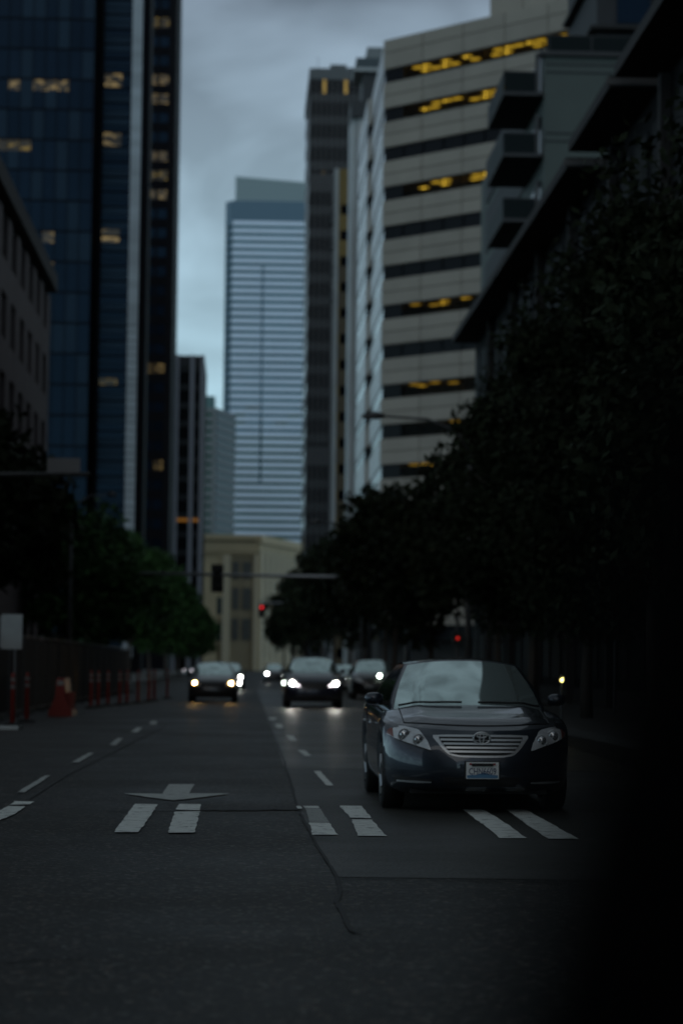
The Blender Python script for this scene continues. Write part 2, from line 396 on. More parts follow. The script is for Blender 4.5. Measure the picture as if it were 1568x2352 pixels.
# ---- slab with dark cornices behind its flank
PIER = mat('pale_concrete_pier', (.40, .44, .46), .45, var=.15, vscale=.3)
DARKC = mat('dark_cornice', (.03, .035, .042), .6)
x0 = at(800, 900, 312).x; x1 = at(826, 900, 312).x
rt = thing('pale_pier_tower', 'narrow pale tower with black cornice blocks, between gold slab and banded block', 'tower', (x0, 312, 0))
f = Face(rt, (x0, 312), (x0 + 9, 312), (0, -1))
z0 = at(815, 245, 312).z
for k in range(16):
    f.put('pier_panel', PIER, 0, x1 - x0 - .75, z0 * k / 16 + .03, z0 * (k + 1) / 16, 0, 8); f.put('pier_panel', STONE_S, x1 - x0 - .6, x1 - x0, z0 * k / 16 + .03, z0 * (k + 1) / 16, .3, 8)
f.put('wall', DARKC, x1 - x0, 9, 0, at(840, 165, 312).z, -.3, 8)
f.put('cornice', DARKC, -.1, 3.4, at(815, 272, 312).z, at(815, 236, 312).z, 1.2, 6)
f.put('roof_edge', PIER, .3, 9, at(815, 165, 312).z, at(815, 157, 312).z, .6, 8)
f.put('plant_room', mat('plant_room_blue', (.06, .085, .10), .6), .6, 9, at(815, 157, 312).z, at(815, 133, 312).z, .2, 6)
f.put('plant_room', mat('plant_room_grey', (.20, .23, .245), .6), 2.1, 9, at(840, 133, 312).z, at(840, 108, 312).z, 0, 6)

# ---- gold slab
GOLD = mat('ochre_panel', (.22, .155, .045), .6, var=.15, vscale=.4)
x0 = at(763, 900, 345).x; x1 = at(800, 900, 345).x; zt = at(780, 388, 345).z
rt = thing('ochre_slab_block', 'slim ochre slab with dark notched openings beside the tall brown tower', 'building', (x0, 345, 0))
f = Face(rt, (x0, 345), (x1 + 2, 345), (0, -1)); core(rt, [(x0, 345), (x1 + 2, 345), (x1 + 2, 352), (x0, 352)], 0, zt - .2, CORE)
f.put('edge_pier', PIER, 0, .62, 0, zt, .4, 5)
n = 18; h = (at(780, 470, 345).z) / n
f.put('parapet_panel', GOLD, .65, x1 - x0 + 2, n * h, zt, .1, .4)
for k in range(n):
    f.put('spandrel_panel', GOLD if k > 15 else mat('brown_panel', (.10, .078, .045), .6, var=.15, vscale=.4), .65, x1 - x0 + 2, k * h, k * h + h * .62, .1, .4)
    f.put('window_pane', GL, .95, x1 - x0 + 1.5, k * h + h * .62, (k + 1) * h, .03, .1); f.put('window_pier', GOLD, .65, .95, k * h + h * .62, (k + 1) * h, .1, .4)
    if k > n - 5: f.put('balcony_box', DARKC, -.5, .1, k * h + 1, k * h + 3, .2, 2)

# ---- tall dark brown tower
BRN = mat('bronze_fin', (.060, .063, .070), .5, var=.15, vscale=.2); BRN2 = mat('bronze_spandrel', (.016, .018, .022), .4, var=.3, vscale=.1)
BRNL = mat('bronze_parapet', (.10, .115, .125), .5)
x0 = at(707, 800, 400).x; zt = at(710, 157, 400).z
rt = thing('tall_bronze_tower', 'tall dark bronze tower with vertical fins and two lit windows near the top', 'tower', (x0, 400, 0))
Lf = 10.5; f = Face(rt, (x0, 400), (x0 + Lf, 400), (0, -1)); s = Face(rt, (x0, 400), (x0 - .05, 430), (-1, 0))
core(rt, [(x0, 400), (x0 + Lf, 400), (x0 + Lf, 430), (x0 - .05, 430)], 0, zt - .3, BLACK)
n = 26; h = at(710, 182, 400).z / n; nb = 11; w = Lf / nb
f.put('parapet_panel', BRNL, 0, Lf, n * h, zt, .35, .6); s.put('parapet_panel', BRNL, 0, 30, n * h, zt, .3, .5)
for k in range(n):
    band = k in (n - 5, n - 17)
    f.put('spandrel_panel', BRN if band else BRN2, .1, Lf, k * h, k * h + h * (.8 if band else .38), .1, .3)
    for j in range(nb):
        mm = mat('lit_pane_gold', (.1, .08, .03), .4, emit=(1, .68, .16), estr=.42) if k == n - 1 and j in (2, 6) else (LITW if k == n - 5 and j in (2, 6) else GL)
        f.put('window_pane', mm, j * w + .1, (j + 1) * w - .1, k * h + h * (.8 if band else .38), (k + 1) * h, 0, .1)
    s.put('spandrel_panel', BRN, 0, 30, k * h, k * h + h * .4, .12, .3); s.put('window_pane', GL, 0, 30, k * h + h * .4, k * h + h, 0, .1)
for j in range(nb + 1): f.put('vertical_fin', BRN, j * w - .2, j * w + .2, 0, n * h, .42, .45)
for (a, b, hh) in ((.9, 3.2, .9), (3.5, 6.5, 1.6), (6.7, 9.8, 1.1)):
    f.put('roof_plant', BRNL, a, b, zt, zt + hh, -3, 5)
f.put('roof_mast', BRN, 1.2, 1.28, zt, zt + 2.6, -2, .08)

# ---- white banded skyscraper in the middle
WB = mat('white_spandrel', (.66, .76, .90), .45, metal=.65, var=.06, vscale=.05); TEAL = mat('teal_reflection_tint', (.04, .155, .20), .35, spec=.15, var=.25, vscale=.06)  # teal window colour holds the sky reflection; no blinds are built
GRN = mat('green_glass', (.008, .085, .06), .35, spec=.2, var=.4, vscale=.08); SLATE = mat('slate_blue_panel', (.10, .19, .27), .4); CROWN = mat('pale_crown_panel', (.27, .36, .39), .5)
TEALD = mat('teal_recess', (.025, .075, .10), .4, spec=.2)
D = 900.0; x0 = at(513, 900, D).x; xa = at(529, 900, D).x; x1 = at(720, 900, D).x; xm = at(600, 900, D).x
rt = thing('white_banded_skyscraper', 'pale skyscraper of white and teal bands filling the end of the street', 'skyscraper', (x0, D, 0))
core(rt, [(x0, D + 4), (xa, D), (x1, D), (x1, D + 40), (x0, D + 40)], 0, at(560, 461, D).z, TEALD)
f = Face(rt, (x0, D), (x1, D), (0, -1)); ch = Face(rt, (x0, D + 4), (xa, D), (-1, -1))
zt = at(560, 461, D).z; zb = at(560, 508, D).z; fh = 17.55 / FPX * D
f.put('crown_band', SLATE, xa - x0, x1 - x0, zb, zt, .3, 1); ch.put('crown_band', SLATE, 0, ch.len, zb, zt, .2, 1)
# slanted crown screen
cx0 = at(541, 430, D + 6).x - x0; cz0 = at(541, 405, D + 6).z; cx1 = at(720, 430, D + 6).x - x0; cz1 = at(700, 420, D + 6).z
mb = MB(); mb.v = [(cx0, 6, zt - 1), (cx1, 6, zt - 1), (cx1, 6, cz1), (cx0, 6, cz0), (cx0, 26, zt - 1), (cx1, 26, zt - 1), (cx1, 26, cz1), (cx0, 26, cz0)]
mb.f = [(0, 1, 2, 3), (5, 4, 7, 6), (4, 0, 3, 7), (1, 5, 6, 2), (3, 2, 6, 7)]; mb.build('crown_screen', CROWN, rt)
for i in range(46):
    z1 = zb - i * fh; zs = z1 - fh * .54; z2 = z1 - fh
    if z2 < 8: break
    notch = 6 <= i <= 34
    segs = ((xa - x0, xm - x0 - .4), (xm - x0 + .4, x1 - x0)) if notch else ((xa - x0, x1 - x0),)
    if notch: f.put('recess_panel', SLATE if i < 26 else TEALD, xm - x0 - .4, xm - x0 + .4, z2, z1 - .05, .05, .3)
    for a, b in segs:
        f.put('white_band', WB, a, b, zs, z1, .5, .8)
        low = i > 27  # lower floors: reflection of dark buildings put into the green glass colour
        q = (b - a) / (2 if b - a < 14 else 4)
        for j in range(round((b - a) / q)):
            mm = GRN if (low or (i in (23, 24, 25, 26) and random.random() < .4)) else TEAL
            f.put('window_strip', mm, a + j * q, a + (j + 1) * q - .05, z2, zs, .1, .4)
    ch.put('corner_band', TEALD if i % 1 else SLATE, 0, ch.len, zs, z1, .2, .6)

# ---- teal-windowed mid block, two faces
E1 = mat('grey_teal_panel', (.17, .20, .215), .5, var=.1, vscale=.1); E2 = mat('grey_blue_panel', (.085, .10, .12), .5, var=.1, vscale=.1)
D = 780.0; x0 = at(464, 900, D).x; xa = at(497, 900, D).x; xb = at(539, 1000, D + 22).x; zt = at(480, 937, D).z
rt = thing('stepped_teal_block', 'smaller grey block with teal windows left of the white banded skyscraper', 'office building', (x0, D, 0))
core(rt, [(x0, D), (xa, D), (xb, D + 22), (xb, D + 50), (x0, D + 50)], 0, zt, CORE)
f = Face(rt, (x0, D), (xa, D), (0, -1)); s = Face(rt, (xa, D), (xb, D + 22), (1, -1)); fh = 19.2 / FPX * D
for i in range(26):
    z1 = zt - i * fh; z2 = z1 - fh
    if z2 < 8: break
    f.put('spandrel_band', E1, 0, f.len, z2 + fh * .38, z1, .4, .8); f.put('window_strip', GRN, 0, f.len * .75, z2, z2 + fh * .38, .05, .3); f.put('window_pier', E1, f.len * .75, f.len, z2, z2 + fh * .38, .4, .8)
    s.put('spandrel_band', E2, 0, s.len, z2 + fh * .45, z1, .4, .8); s.put('window_strip', TEALD, 0, s.len, z2, z2 + fh * .45, .05, .3)
f.put('roof_block', mat('teal_roof_block', (.09, .20, .21), .5), 0, f.len * .9, zt, at(480, 908, D).z, -2, 14)

# ---- dark block with three white fins
D = 480.0; x0 = at(380, 1100, D).x; x1 = at(466, 1100, D).x; zt = at(440, 817, D).z
FINW = mat('white_stone_fin', (.40, .40, .45), .5)
rt = thing('finned_dark_block', 'dark mid-rise with three white vertical fins beside the left glass tower', 'office building', (x0, D, 0))
core(rt, [(x0, D), (x1, D), (x1, D + 30), (x0, D + 30)], 0, zt - .3, BLACK); f = Face(rt, (x0, D), (x1, D), (0, -1))
fx = [at(u, 1000, D).x - x0 for u in (405, 440, 463)]
for q, ww in zip(fx, (.75, .85, .75)): f.put('vertical_fin', FINW, q - ww / 2, q + ww / 2, 0, zt, 1.2, 1.4)
f.put('parapet', mat('dark_parapet', (.06, .06, .065), .6), 0, x1 - x0, zt - 2.2, zt, .3, .6)
for i in range(18):
    z1 = zt - 2.2 - i * 3.9
    if z1 < 6: break
    for (a, b) in ((0, fx[0]), (fx[0], fx[1]), (fx[1], fx[2])):
        f.put('spandrel_panel', BRN2, a, b, z1 - 1.2, z1, .2, .4)
        mm = LITO if abs(z1 - at(430, 1193, D).z) < 2 and a > 0 else GL
        f.put('window_pane', mm, a, b, z1 - (1.8 if mm is LITO else 3.9), z1 - 1.2, .05, .2)

# ---- beige stone building closing the street
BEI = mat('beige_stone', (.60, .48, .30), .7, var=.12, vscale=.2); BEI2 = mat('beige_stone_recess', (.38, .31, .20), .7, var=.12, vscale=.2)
BEIL = mat('beige_stone_pale', (.68, .58, .41), .6); GLT = mat('window_teal_dark', (.03, .05, .055), .2)
D = 520.0; x0 = at(455, 1300, D).x; xa = at(590, 1300, D).x; xb = at(720, 1300, D + 48).x; zt = at(520, 1228, D).z
rt = thing('beige_stone_building', 'beige stone building with pilasters and cornice at the far end of the street', 'building', (x0, D, 0))
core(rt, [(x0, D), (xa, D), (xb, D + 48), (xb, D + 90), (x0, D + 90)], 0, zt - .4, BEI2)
f = Face(rt, (x0, D), (xa, D), (0, -1)); s = Face(rt, (xa, D), (xb, D + 48), (.2, -1))
z = lambda v: at(520, v, D).z
def col(u): return at(u, 1400, D).x - x0
f.put('cornice', BEI, -.5, f.len + .6, z(1240), zt, 1.2, 1.6); f.put('frieze', BEI, 0, f.len, z(1268), z(1246), .5, .8)
f.put('string_course', BEI, 0, f.len, z(1275), z(1272), .8, 1)
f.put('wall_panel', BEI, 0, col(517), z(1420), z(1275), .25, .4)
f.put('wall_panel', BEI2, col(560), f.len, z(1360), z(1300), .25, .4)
for (a, b, mm) in ((510, 528, BEIL), (582, 592, BEIL), (466, 498, BEI)):
    f.put('pilaster', mm, col(a), col(b), 0, z(1275 if a != 466 else 1420), .9, 1.2)
for (a, b, v1, v0) in ((498, 510, 1350, 1312), (498, 510, 1412, 1372), (532, 548, 1330, 1290), (556, 576, 1330, 1290), (532, 548, 1400, 1350), (556, 576, 1400, 1350), (532, 548, 1470, 1420), (556, 576, 1470, 1420), (498, 510, 1472, 1432)):
    f.put('window', GLT if a < 520 else mat('window_grey', (.10, .10, .09), .3), col(a), col(b), z(v1), z(v0), .3, .3)
s.put('cornice', BEI, -.4, s.len, zt - 1.8, zt, 1.2, 1.6); s.put('attic', BEI, 0, s.len, zt - 3.6, zt - 1.9, .5, .8)
k = 0
while 1.5 + k * 4.5 < s.len:
    s.put('pilaster', BEIL, 1.5 + k * 4.5, 3.6 + k * 4.5, 0, zt - 3.6, .7, 1.)
    for q in range(3): s.put('window', GLT, 3.8 + k * 4.5, 5.8 + k * 4.5, zt - 12 - q * 8, zt - 5 - q * 8, .1, .3)
    k += 1

# ---- left glass tower: big curtain wall, louvred wing, pale corner fin
D = 290.0; xr = at(203, 900, D).x; x0 = xr - 17.2
rt = thing('blue_glass_tower', 'dark blue glass tower of square panes with a few warm lit windows', 'skyscraper', (x0, D, 0))
core(rt, [(x0, D), (xr, D), (xr, D + 30), (x0, D + 30)], 0, 100, BLACK)
f = Face(rt, (x0, D), (xr, D), (0, -1)); fh = 71.2 / FPX * D; zl = at(100, 251, D).z     # a floor line
litA = {(0, 2): 1, (0, 4): 1, (0, 6): 1, (0, 7): 1, (0, 8): 1, (2, 4): 2, (2, 5): 2, (2, 3): 2, (5, 5): 1, (5, 7): 1, (6, 4): 1, (6, 5): 1, (6, 7): 1, (6, 6): 2}
nc = 11; w = f.len / nc
for i in range(-4, 19):
    z2 = zl - i * fh + fh * 0.0; z1 = z2 + fh
    if z2 < 4: break
    f.put('spandrel_band', BLACK, 0, f.len, z2 - .12, z2 + .12, .1, .3)
    for j in range(nc):
        j0 = j * w
        q = litA.get((i, j))
        mm = random.choice((GLB, GLB, GLB2))
        f.put('glass_pane', mm, j0 + .05, j0 + w - .05, z2 + .12, z1 - .12 if not q else z1 - 1.5, .04 + random.uniform(-.02, .02), .1)
        if q: f.put('lit_pane', LITW if q == 1 else LITD, j0 + .05, j0 + w - .05, z1 - 1.5, z1 - .12, .03, .1)
for j in range(nc + 1): f.put('mullion', BLACK, j * w - .05, j * w + .05, 0, 100, .12, .2)

D = 296.0; x0 = at(226, 900, D).x; xf = at(291, 900, D).x; xg = at(314, 900, D).x; xe = at(332, 900, D).x
rt = thing('louvred_glass_wing', 'dark louvred glass wing with a pale vertical corner fin', 'tower', (x0, D, 0))
core(rt, [(x0 - .6, D), (xe, D + .6), (xe, D + 9), (x0 - .6, D + 9)], 0, 100, BLACK); f = Face(rt, (x0, D), (xe, D), (0, -1))
h = .985; FINP = mat('pale_fin_glass', (.34, .40, .45), .3, var=.25, vscale=.15); FIND = mat('pale_fin_glass_low', (.13, .165, .19), .35, var=.3, vscale=.3)
litB = {at(240, v, D).z: v for v in (192, 325, 540, 880)}
for k in range(2, 99):
    z0 = k * h; u_w = xf - x0
    near = [v for zz, v in litB.items() if abs(zz - z0 - .4) < (1.0 if v != 880 else .5)]
    if near:
        f.put('lit_pane', LITW if near[0] != 880 else LITD, .1, u_w * .65, z0 + .12, z0 + h, .05, .1); f.put('glass_pane', GLB, u_w * .65, u_w - .05, z0 + .12, z0 + h, .05, .1)
    else: f.put('glass_pane', GLB2 if random.random() < .45 else GLB, .05, u_w - .05, z0 + .12, z0 + h, .05, .1)
    f.put('louvre', GLB2 if k % 2 else BLACK, 0, u_w, z0 - .04, z0 + .12, .25, .3)
    f.put('fin_panel', FINP, u_w, xg - x0, z0 + (.02 if k > 46 else .16), z0 + h, .5, 1.0)
    if k <= 46: f.put('fin_gap', FIND, u_w + .1, xg - x0 - .1, z0, z0 + .16, .4, .6)

D = 440.0; x0 = at(300, 900, D).x; x1 = at(401, 400, D).x
rt = thing('dark_slab_tower', 'almost black slab tower with paired warm lit windows against the sky', 'tower', (x0, D, 0))
zt = at(380, -200, D).z
core(rt, [(x0, D), (x1, D), (x1, D + 30), (x0, D + 30)], 0, zt, BLACK); f = Face(rt, (x0, D), (x1, D), (0, -1))
fh = 45.0 / FPX * D; zl = at(360, 183, D).z
a0 = at(338, 400, D).x - x0; a1 = at(384, 400, D).x - x0; am = (a0 + a1) / 2
litC = {-3: LITD, 0: LITW, 1: LITW, 4: LITW, 5: LITD, 6: LITW, 15: LITW, 14: None}
for i in range(-5, 29):
    zc = zl - i * fh
    if zc < 6: break
    mm = litC.get(i) or GLB
    for (a, b) in ((a0, am - .25), (am + .25, a1)):
        if i == 20: mm = LITW if b > am else GLB
        f.put('window_pane', mm, a, b, zc - .95, zc + .95, .03, .1)
    f.put('spandrel_panel', BLACK, .2, x1 - x0 - .2, zc + 1.0, zc + 1.0 + fh - 2.1, .12, .3)
for q in (a0 - .4, a1 + .5, x1 - x0 - .3): f.put('corner_fin', mat('black_fin', (.008, .008, .011), .6, spec=.1), q - .2, q + .2, 0, zt, .3, .4)

# ---- brown masonry building at far left
BRK = mat('mauve_brick', (.115, .090, .090), .8, var=.2, vscale=.8, bump=.2); BRKD = mat('dark_cornice_brown', (.03, .026, .026), .7)
xs = -11.0; y1 = 123.5
rt = thing('brown_masonry_building', 'brown masonry building with rows of windows at the left edge', 'building', (xs, y1, 0))
zt = at(93, 632, y1).z
core(rt, [(xs, 58), (xs, y1), (xs - 12, y1), (xs - 12, 58)], 0, zt - .4, BRKD)
s = Face(rt, (xs, y1), (xs, 58), (1, 0)); n = 6; h = (zt - 1.2) / n; nb = 16; w = s.len / nb
s.put('cornice', BRKD, -.3, s.len, zt - .9, zt, .6, 1.2)
for i in range(n):
    s.put('spandrel_panel', BRK, 0, s.len, i * h, i * h + h * .42, .24, .3)
    for j in range(nb):
        s.put('brick_pier', BRK, j * w, j * w + w * .42, i * h + h * .42, (i + 1) * h, .25, .3); s.put('window', GL, j * w + w * .42, (j + 1) * w, i * h + h * .42, (i + 1) * h, .02, .1)

# ---- apartment block with balconies at the right
GRW = mat('grey_green_render', (.085, .108, .104), .75, var=.1, vscale=.5); GRD = mat('grey_dark_render', (.025, .028, .034), .7, var=.2); SOF = mat('balcony_soffit', (.02, .02, .021), .8)
RAIL = mat('railing_glass', (.012, .018, .020), .5, spec=.06); EDGE = mat('slab_edge', (.045, .048, .053), .7)
D = 125.0; x0 = at(1248, 500, D).x; zt = at(1300, 130, D).z
rt = thing('balcony_apartment_block', 'grey-green apartment block with projecting balconies and roof terrace, at right', 'apartment building', (x0, D, 0))
core(rt, [(x0, D), (x0 + 26, D), (x0 + 26, D + 34), (x0, D + 34)], 0, zt, GRW)
f = Face(rt, (x0, D), (x0 + 26, D), (0, -1)); s = Face(rt, (x0, D), (x0, D + 34), (-1, 0))
for v in (150, 168, 290 + 18, 308 + 18): f.put('string_course', GRD, 0, 26, at(1300, v, D).z, at(1300, v - 3, D).z, .05, .1)
f.put('parapet_coping', EDGE, -.3, 26, zt, zt + .25, .3, .8)
for v in (219, 360, 510, 655, 800):
    z0 = at(1200, v, D).z
    s.put('balcony_slab', SOF, 0, 8.2, z0, z0 + .2, 2.3, 2.3); f.put('slab_edge', EDGE, -2.3, -.5, z0, z0 + .2, .06, .05)
    f.put('balcony_railing', RAIL, -2.25, -.5, z0 + .2, z0 + 1.3, .02, .04); s.put('balcony_railing', RAIL, 0, 8.2, z0 + .2, z0 + 1.3, 2.3, .04)
    f.put('handrail', EDGE, -2.3, -.5, z0 + 1.3, z0 + 1.36, .05, .08)
    f.put('balcony_fin', EDGE, -.5, -.3, z0, z0 + 2.4, .05, .3); s.put('balcony_door', GL, 1, 7, z0 + .2, z0 + 2.6, .05, .1); s.put('wall_panel', GRD, 8.4, 30, z0, z0 + 2.9, .1, .2)
f.put('terrace_railing', RAIL, .1, 15, zt + .3, zt + 1.15, .1, .03); f.put('handrail', EDGE, .1, 15, zt + 1.15, zt + 1.2, .12, .08)
for k in range(7): f.put('railing_post', EDGE, .2 + k * 2.4, .26 + k * 2.4, zt + .2, zt + 1.15, .14, .05)
f.put('terrace_planter', BLACK, .8, 7, zt + .25, zt + .6, -.6, .6)
for i in range(3):
    zb = zt + .2 + i * 3.4
    f.put('penthouse_wall', GRD, 4.0, 26, zb, zb + 3.2, -7, 12); f.put('penthouse_window', GLB, 5.2, 7.2, zb + .4, zb + 2.8, -6.9, .1); f.put('penthouse_window', GL, 8.2, 10.2, zb + .4, zb + 2.8, -6.9, .1)
    f.put('penthouse_slab', SOF, 3.5, 26, zb + 3.2, zb + 3.4, -6., 12); f.put('penthouse_fin', EDGE, 7.5, 7.8, zb, zb + 3.2, -6.2, 1.)

# ---- long dark building with deep eaves, nearest at the right
LW = mat('near_black_cladding', (.008, .009, .010), .8, spec=.08, var=.2, vscale=.6); LE = mat('dark_soffit', (.02, .02, .021), .8); LED = mat('grey_eave_edge', (.09, .093, .097), .7)
xl = 11.5; y1 = at(1088, 850, 114).y; ze = at(1040, 788, 114).z
rt = thing('deep_eaved_building', 'near-black long building with deep overhanging eaves behind the right trees', 'building', (xl, 26, 0))
core(rt, [(xl, 26), (xl + 20, 26), (xl + 20, y1), (xl, y1)], 0, ze, LW)
core(rt, [(xl - .2, 12), (xl + 20, 12), (xl + 20, 58), (xl - .2, 58)], 0, 62, LW, 'added_tower_wall')  # out-of-view tower, added so the windscreen reflects dark on its right half
s = Face(rt, (xl, 26), (xl, y1), (-1, 0))
for (a, b, zo, pr) in ((73, 113.6, 0, 1.2), (64, 72.2, .35, 1.25), (26, 63.4, .5, 1.2)):
    s.put('eave', LE, a - 26, b - 26, ze + zo - .05, ze + zo + .3, pr, pr + 1.)
    box('eave_edge', LED, (-pr / 2 - .05 + (.15 if a == 64 else 0), a - 26 - .05, ze + zo + .12), (pr + .1 + (.3 if a == 64 else 0), .06, .2), rt)
n = 30; w = s.len / n
for i in range(4):
    zb = 1 + i * ze / 4
    s.put('floor_band', LE, 0, s.len, zb - .9, zb - .3, .12, .3)
    for j in range(n): s.put('window', mat('unlit_matt_window', (.006, .007, .008), .6, spec=.05), j * w + .5, (j + 1) * w - .4, zb, zb + 2.6, .04, .1)
for j in range(0, n, 3): s.put('pier', LE, j * w - .1, j * w + .3, 0, ze, .3, .5)

exec_trees = True
# ------------------------------------------------------------------ trees
BARK = mat('bark', (.05, .042, .035), .9, var=.3, vscale=4, bump=.5, bscale=20)
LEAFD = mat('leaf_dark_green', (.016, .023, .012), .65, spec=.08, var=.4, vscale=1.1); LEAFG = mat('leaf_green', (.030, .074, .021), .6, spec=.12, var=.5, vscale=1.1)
def tree_meshes(seed, h, r, base, nclump, nleaf, size, leaf):
    g = np.random.default_rng(seed); rd = random.Random(seed)
    mb = MB(); th = base + (h - base) * .35
    mb.tube([(0, 0, 0), (.03, .02, base * .5), (.05 * rd.uniform(-1, 1), .05, base), (0, 0, th), (.1, .1, h * .75)], [.17, .14, .12, .09, .03], 9)
    cl = []
    for k in range(nclump):
        while True:
            p = g.uniform(-1, 1, 3)
            if .25 < np.linalg.norm(p) < 1: break
        c = np.array((p[0] * r * .80, p[1] * r * .80, base + (h - base) * (.5 + .46 * p[2]))); tz = (c[2] - base) / (h - base)
        sh = .62 + .6 * math.sin(math.pi * min(1, max(0.05, tz * .85 + .1))) ; c[:2] *= sh * .8
        cl.append((c, g.uniform(.55, 1.15) * r * .36))
        if k % 3 == 0:
            z0 = base + (c[2] - base) * .35
            mb.tube([(0, 0, z0), tuple(c * np.array((.5, .5, 1)) + np.array((0, 0, z0 - c[2])) * .45), tuple(c)], [.06, .04, .015], 5)
    P = []
    for c, cr in cl:
        d = g.normal(size=(nleaf, 3)); d /= np.linalg.norm(d, axis=1)[:, None]
        P.append(c + d * (cr * g.uniform(.3, 1.12, nleaf) ** .7)[:, None] * np.array((1, 1, .8)))
    P = np.concatenate(P); n = len(P)
    a = g.normal(size=(n, 3)); a /= np.linalg.norm(a, axis=1)[:, None]; b = np.cross(a, g.normal(size=(n, 3))); b /= np.linalg.norm(b, axis=1)[:, None]
    s = (size * g.uniform(.6, 1.3, n))[:, None]
    V = np.stack([P - a * s, P + b * s * .5, P + a * s, P - b * s * .5], 1).reshape(-1, 3)
    me = bpy.data.meshes.new('crown'); me.from_pydata(V.tolist(), [], np.arange(4 * n).reshape(-1, 4).tolist()); me.materials.append(leaf)
    t = bpy.data.meshes.new('trunk'); t.from_pydata(mb.v, [], mb.f); t.materials.append(BARK)
    t.polygons.foreach_set('use_smooth', [True] * len(t.polygons))
    return t, me
def tree(tm, x, y, h, hs, rz, label, group, w=1.):
    o = thing('street_tree', label, 'tree', (x, y, .1), rz, group); k = h / hs
    o.scale = (k * w, k * w, k)
    link('trunk', tm[0], o); link('crown', tm[1], o)
    return o
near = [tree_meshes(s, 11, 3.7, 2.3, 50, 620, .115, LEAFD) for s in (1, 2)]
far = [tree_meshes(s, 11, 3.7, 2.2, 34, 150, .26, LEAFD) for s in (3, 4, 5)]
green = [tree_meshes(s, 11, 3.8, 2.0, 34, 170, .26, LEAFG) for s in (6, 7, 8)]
RT = [(38, 8.9, 11.5, 'nearest dark tree, at the right edge behind the near sedan'), (47, 8.8, 11.0, 'tall dark tree towering at the right edge under the deep eaves'),
      (57, 8.7, 11.2, 'tall dark tree right of the near sedan, hiding the eaved building'), (67, 8.7, 10.2, 'dark leafy tree straight above the near sedan, right side'),
      (78, 8.6, 9.7, 'dark tree covering the foot of the banded office block'), (92, 7.9, 9.8, 'dark tree crossed by the curved lamp arm'),
      (108, 7.3, 10.4, 'dark tree with loose top twigs against the pale bands'), (126, 8.0, 11.0, 'dark tree below the pale pier tower, right kerb'),
      (146, 7.8, 12.2, 'dark tree behind the dark blue SUV, right kerb'), (172, 7.8, 12.6, 'dark tree at the right end of the signal arm')]
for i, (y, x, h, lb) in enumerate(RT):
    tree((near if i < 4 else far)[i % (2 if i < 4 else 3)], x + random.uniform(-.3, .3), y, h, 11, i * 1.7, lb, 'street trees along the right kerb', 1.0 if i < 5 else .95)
for i, y in enumerate((198, 226, 258, 296, 340, 390, 450)):
    tree(far[i % 3], 8.0 + random.uniform(-.4, .4), y, 12.5 + i * .5, 11, i * 2.1, ('first', 'second', 'third', 'fourth', 'fifth', 'sixth', 'seventh')[i] + ' small dark tree of the right row past the end of the signal arm', 'far trees on the right')
LTR = [(72, -9.6, 10.2, 'dark tree at the left edge in front of the brown masonry building', 0), (84, -9.4, 10.5, 'second dark tree along the brown masonry wall at left', 0),
       (112, -8.6, 10.2, 'green tree behind the orange barrier at left', 1), (134, -8.3, 10.3, 'bright green tree under the louvred wing', 1), (160, -8.0, 10.6, 'green tree left of the signal arm', 1),
       (190, -7.8, 11, 'green tree under the dark slab tower', 1), (225, -7.6, 11, 'green tree below the white finned block', 1), (262, -7.4, 10.5, 'small green tree nearest to the beige building', 1)]
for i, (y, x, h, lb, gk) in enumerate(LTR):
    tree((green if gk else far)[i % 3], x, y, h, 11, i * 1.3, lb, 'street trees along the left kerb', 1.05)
for i, y in enumerate((300, 345, 400)):
    tree(green[i % 3], -7.6, y, 11, 11, i * 2.3, ('nearest', 'middle', 'farthest')[i] + ' of three small green trees just left of the beige building', 'far trees on the left')

# ------------------------------------------------------------------ street furniture
GALV = mat('galvanised_steel', (.30, .32, .34), .4, metal=.7); POLE = mat('grey_pole_paint', (.055, .058, .062), .5); SIGB = mat('signal_black', (.01, .01, .01), .5)
ALU = mat('bare_aluminium', (.14, .145, .155), .6)
def disc(name, m, c, r, parent, n=18, thick=.012):
    return MB().lathe([(0, -thick), (r * .8, -thick * .8), (r, 0), (r, thick)], c, 'Y', n).build(name, m, parent, True)
def signal_head(parent, c, lamp=None, back=False, name='signal_head'):
    h = MB().box(c, (.36, .22, 1.12)).box((c[0], c[1] + .12, c[2]), (.62, .02, 1.4)).build(name, SIGB, parent)
    for k in range(3):
        z = (.36 - .36 * k); y = -.115
        m = mat('signal_lens_dark', (.02, .02, .02), .3)
        if lamp is not None and k == lamp[0]: m = lamp[1]
        q = disc('signal_lens', m, (c[0], c[1] + y, c[2] + z), .14, h)
        MB().lathe([(.16, 0), (.16, -.2)], (c[0], c[1] + y, c[2] + z), 'Y', 14).build('visor', SIGB, h)
    return h
RED = mat('signal_red_lit', (.2, .01, .01), .4, emit=(1, .02, .03), estr=1.3)
REDD = mat('hand_red_dim', (.15, .01, .01), .4, emit=(1, .03, .02), estr=.5)
def mast(label, px, arm_to, y, z, lw=.09, m=None, group='signal mast arms'):
    o = thing('signal_mast_arm', label, 'signal mast', (px, y, 0), 0, group)
    MB().tube([(0, 0, 0), (0, 0, z * .5), (0, 0, z + .3)], [.17, .14, .11], 12).build('pole', m or GALV, o, True)
    MB().tube([(0, 0, z - .15), ((arm_to - px) * .3, 0, z), (arm_to - px, 0, z + .06)], [lw * 1.3, lw, lw * .75], 10).build('arm', m or GALV, o, True)
    MB().lathe([(.3, 0), (.3, .06), (.18, .09)], (0, 0, .13), 'Z', 12).build('base_plate', GALV, o); return o
y = 114.0; pL = at(315, 1316, y); pR = at(745, 1325, y)
o = mast('long pale signal mast arm crossing above the road with a black signal head', 8.2, pL.x, y, (pL.z + pR.z) / 2, .10)
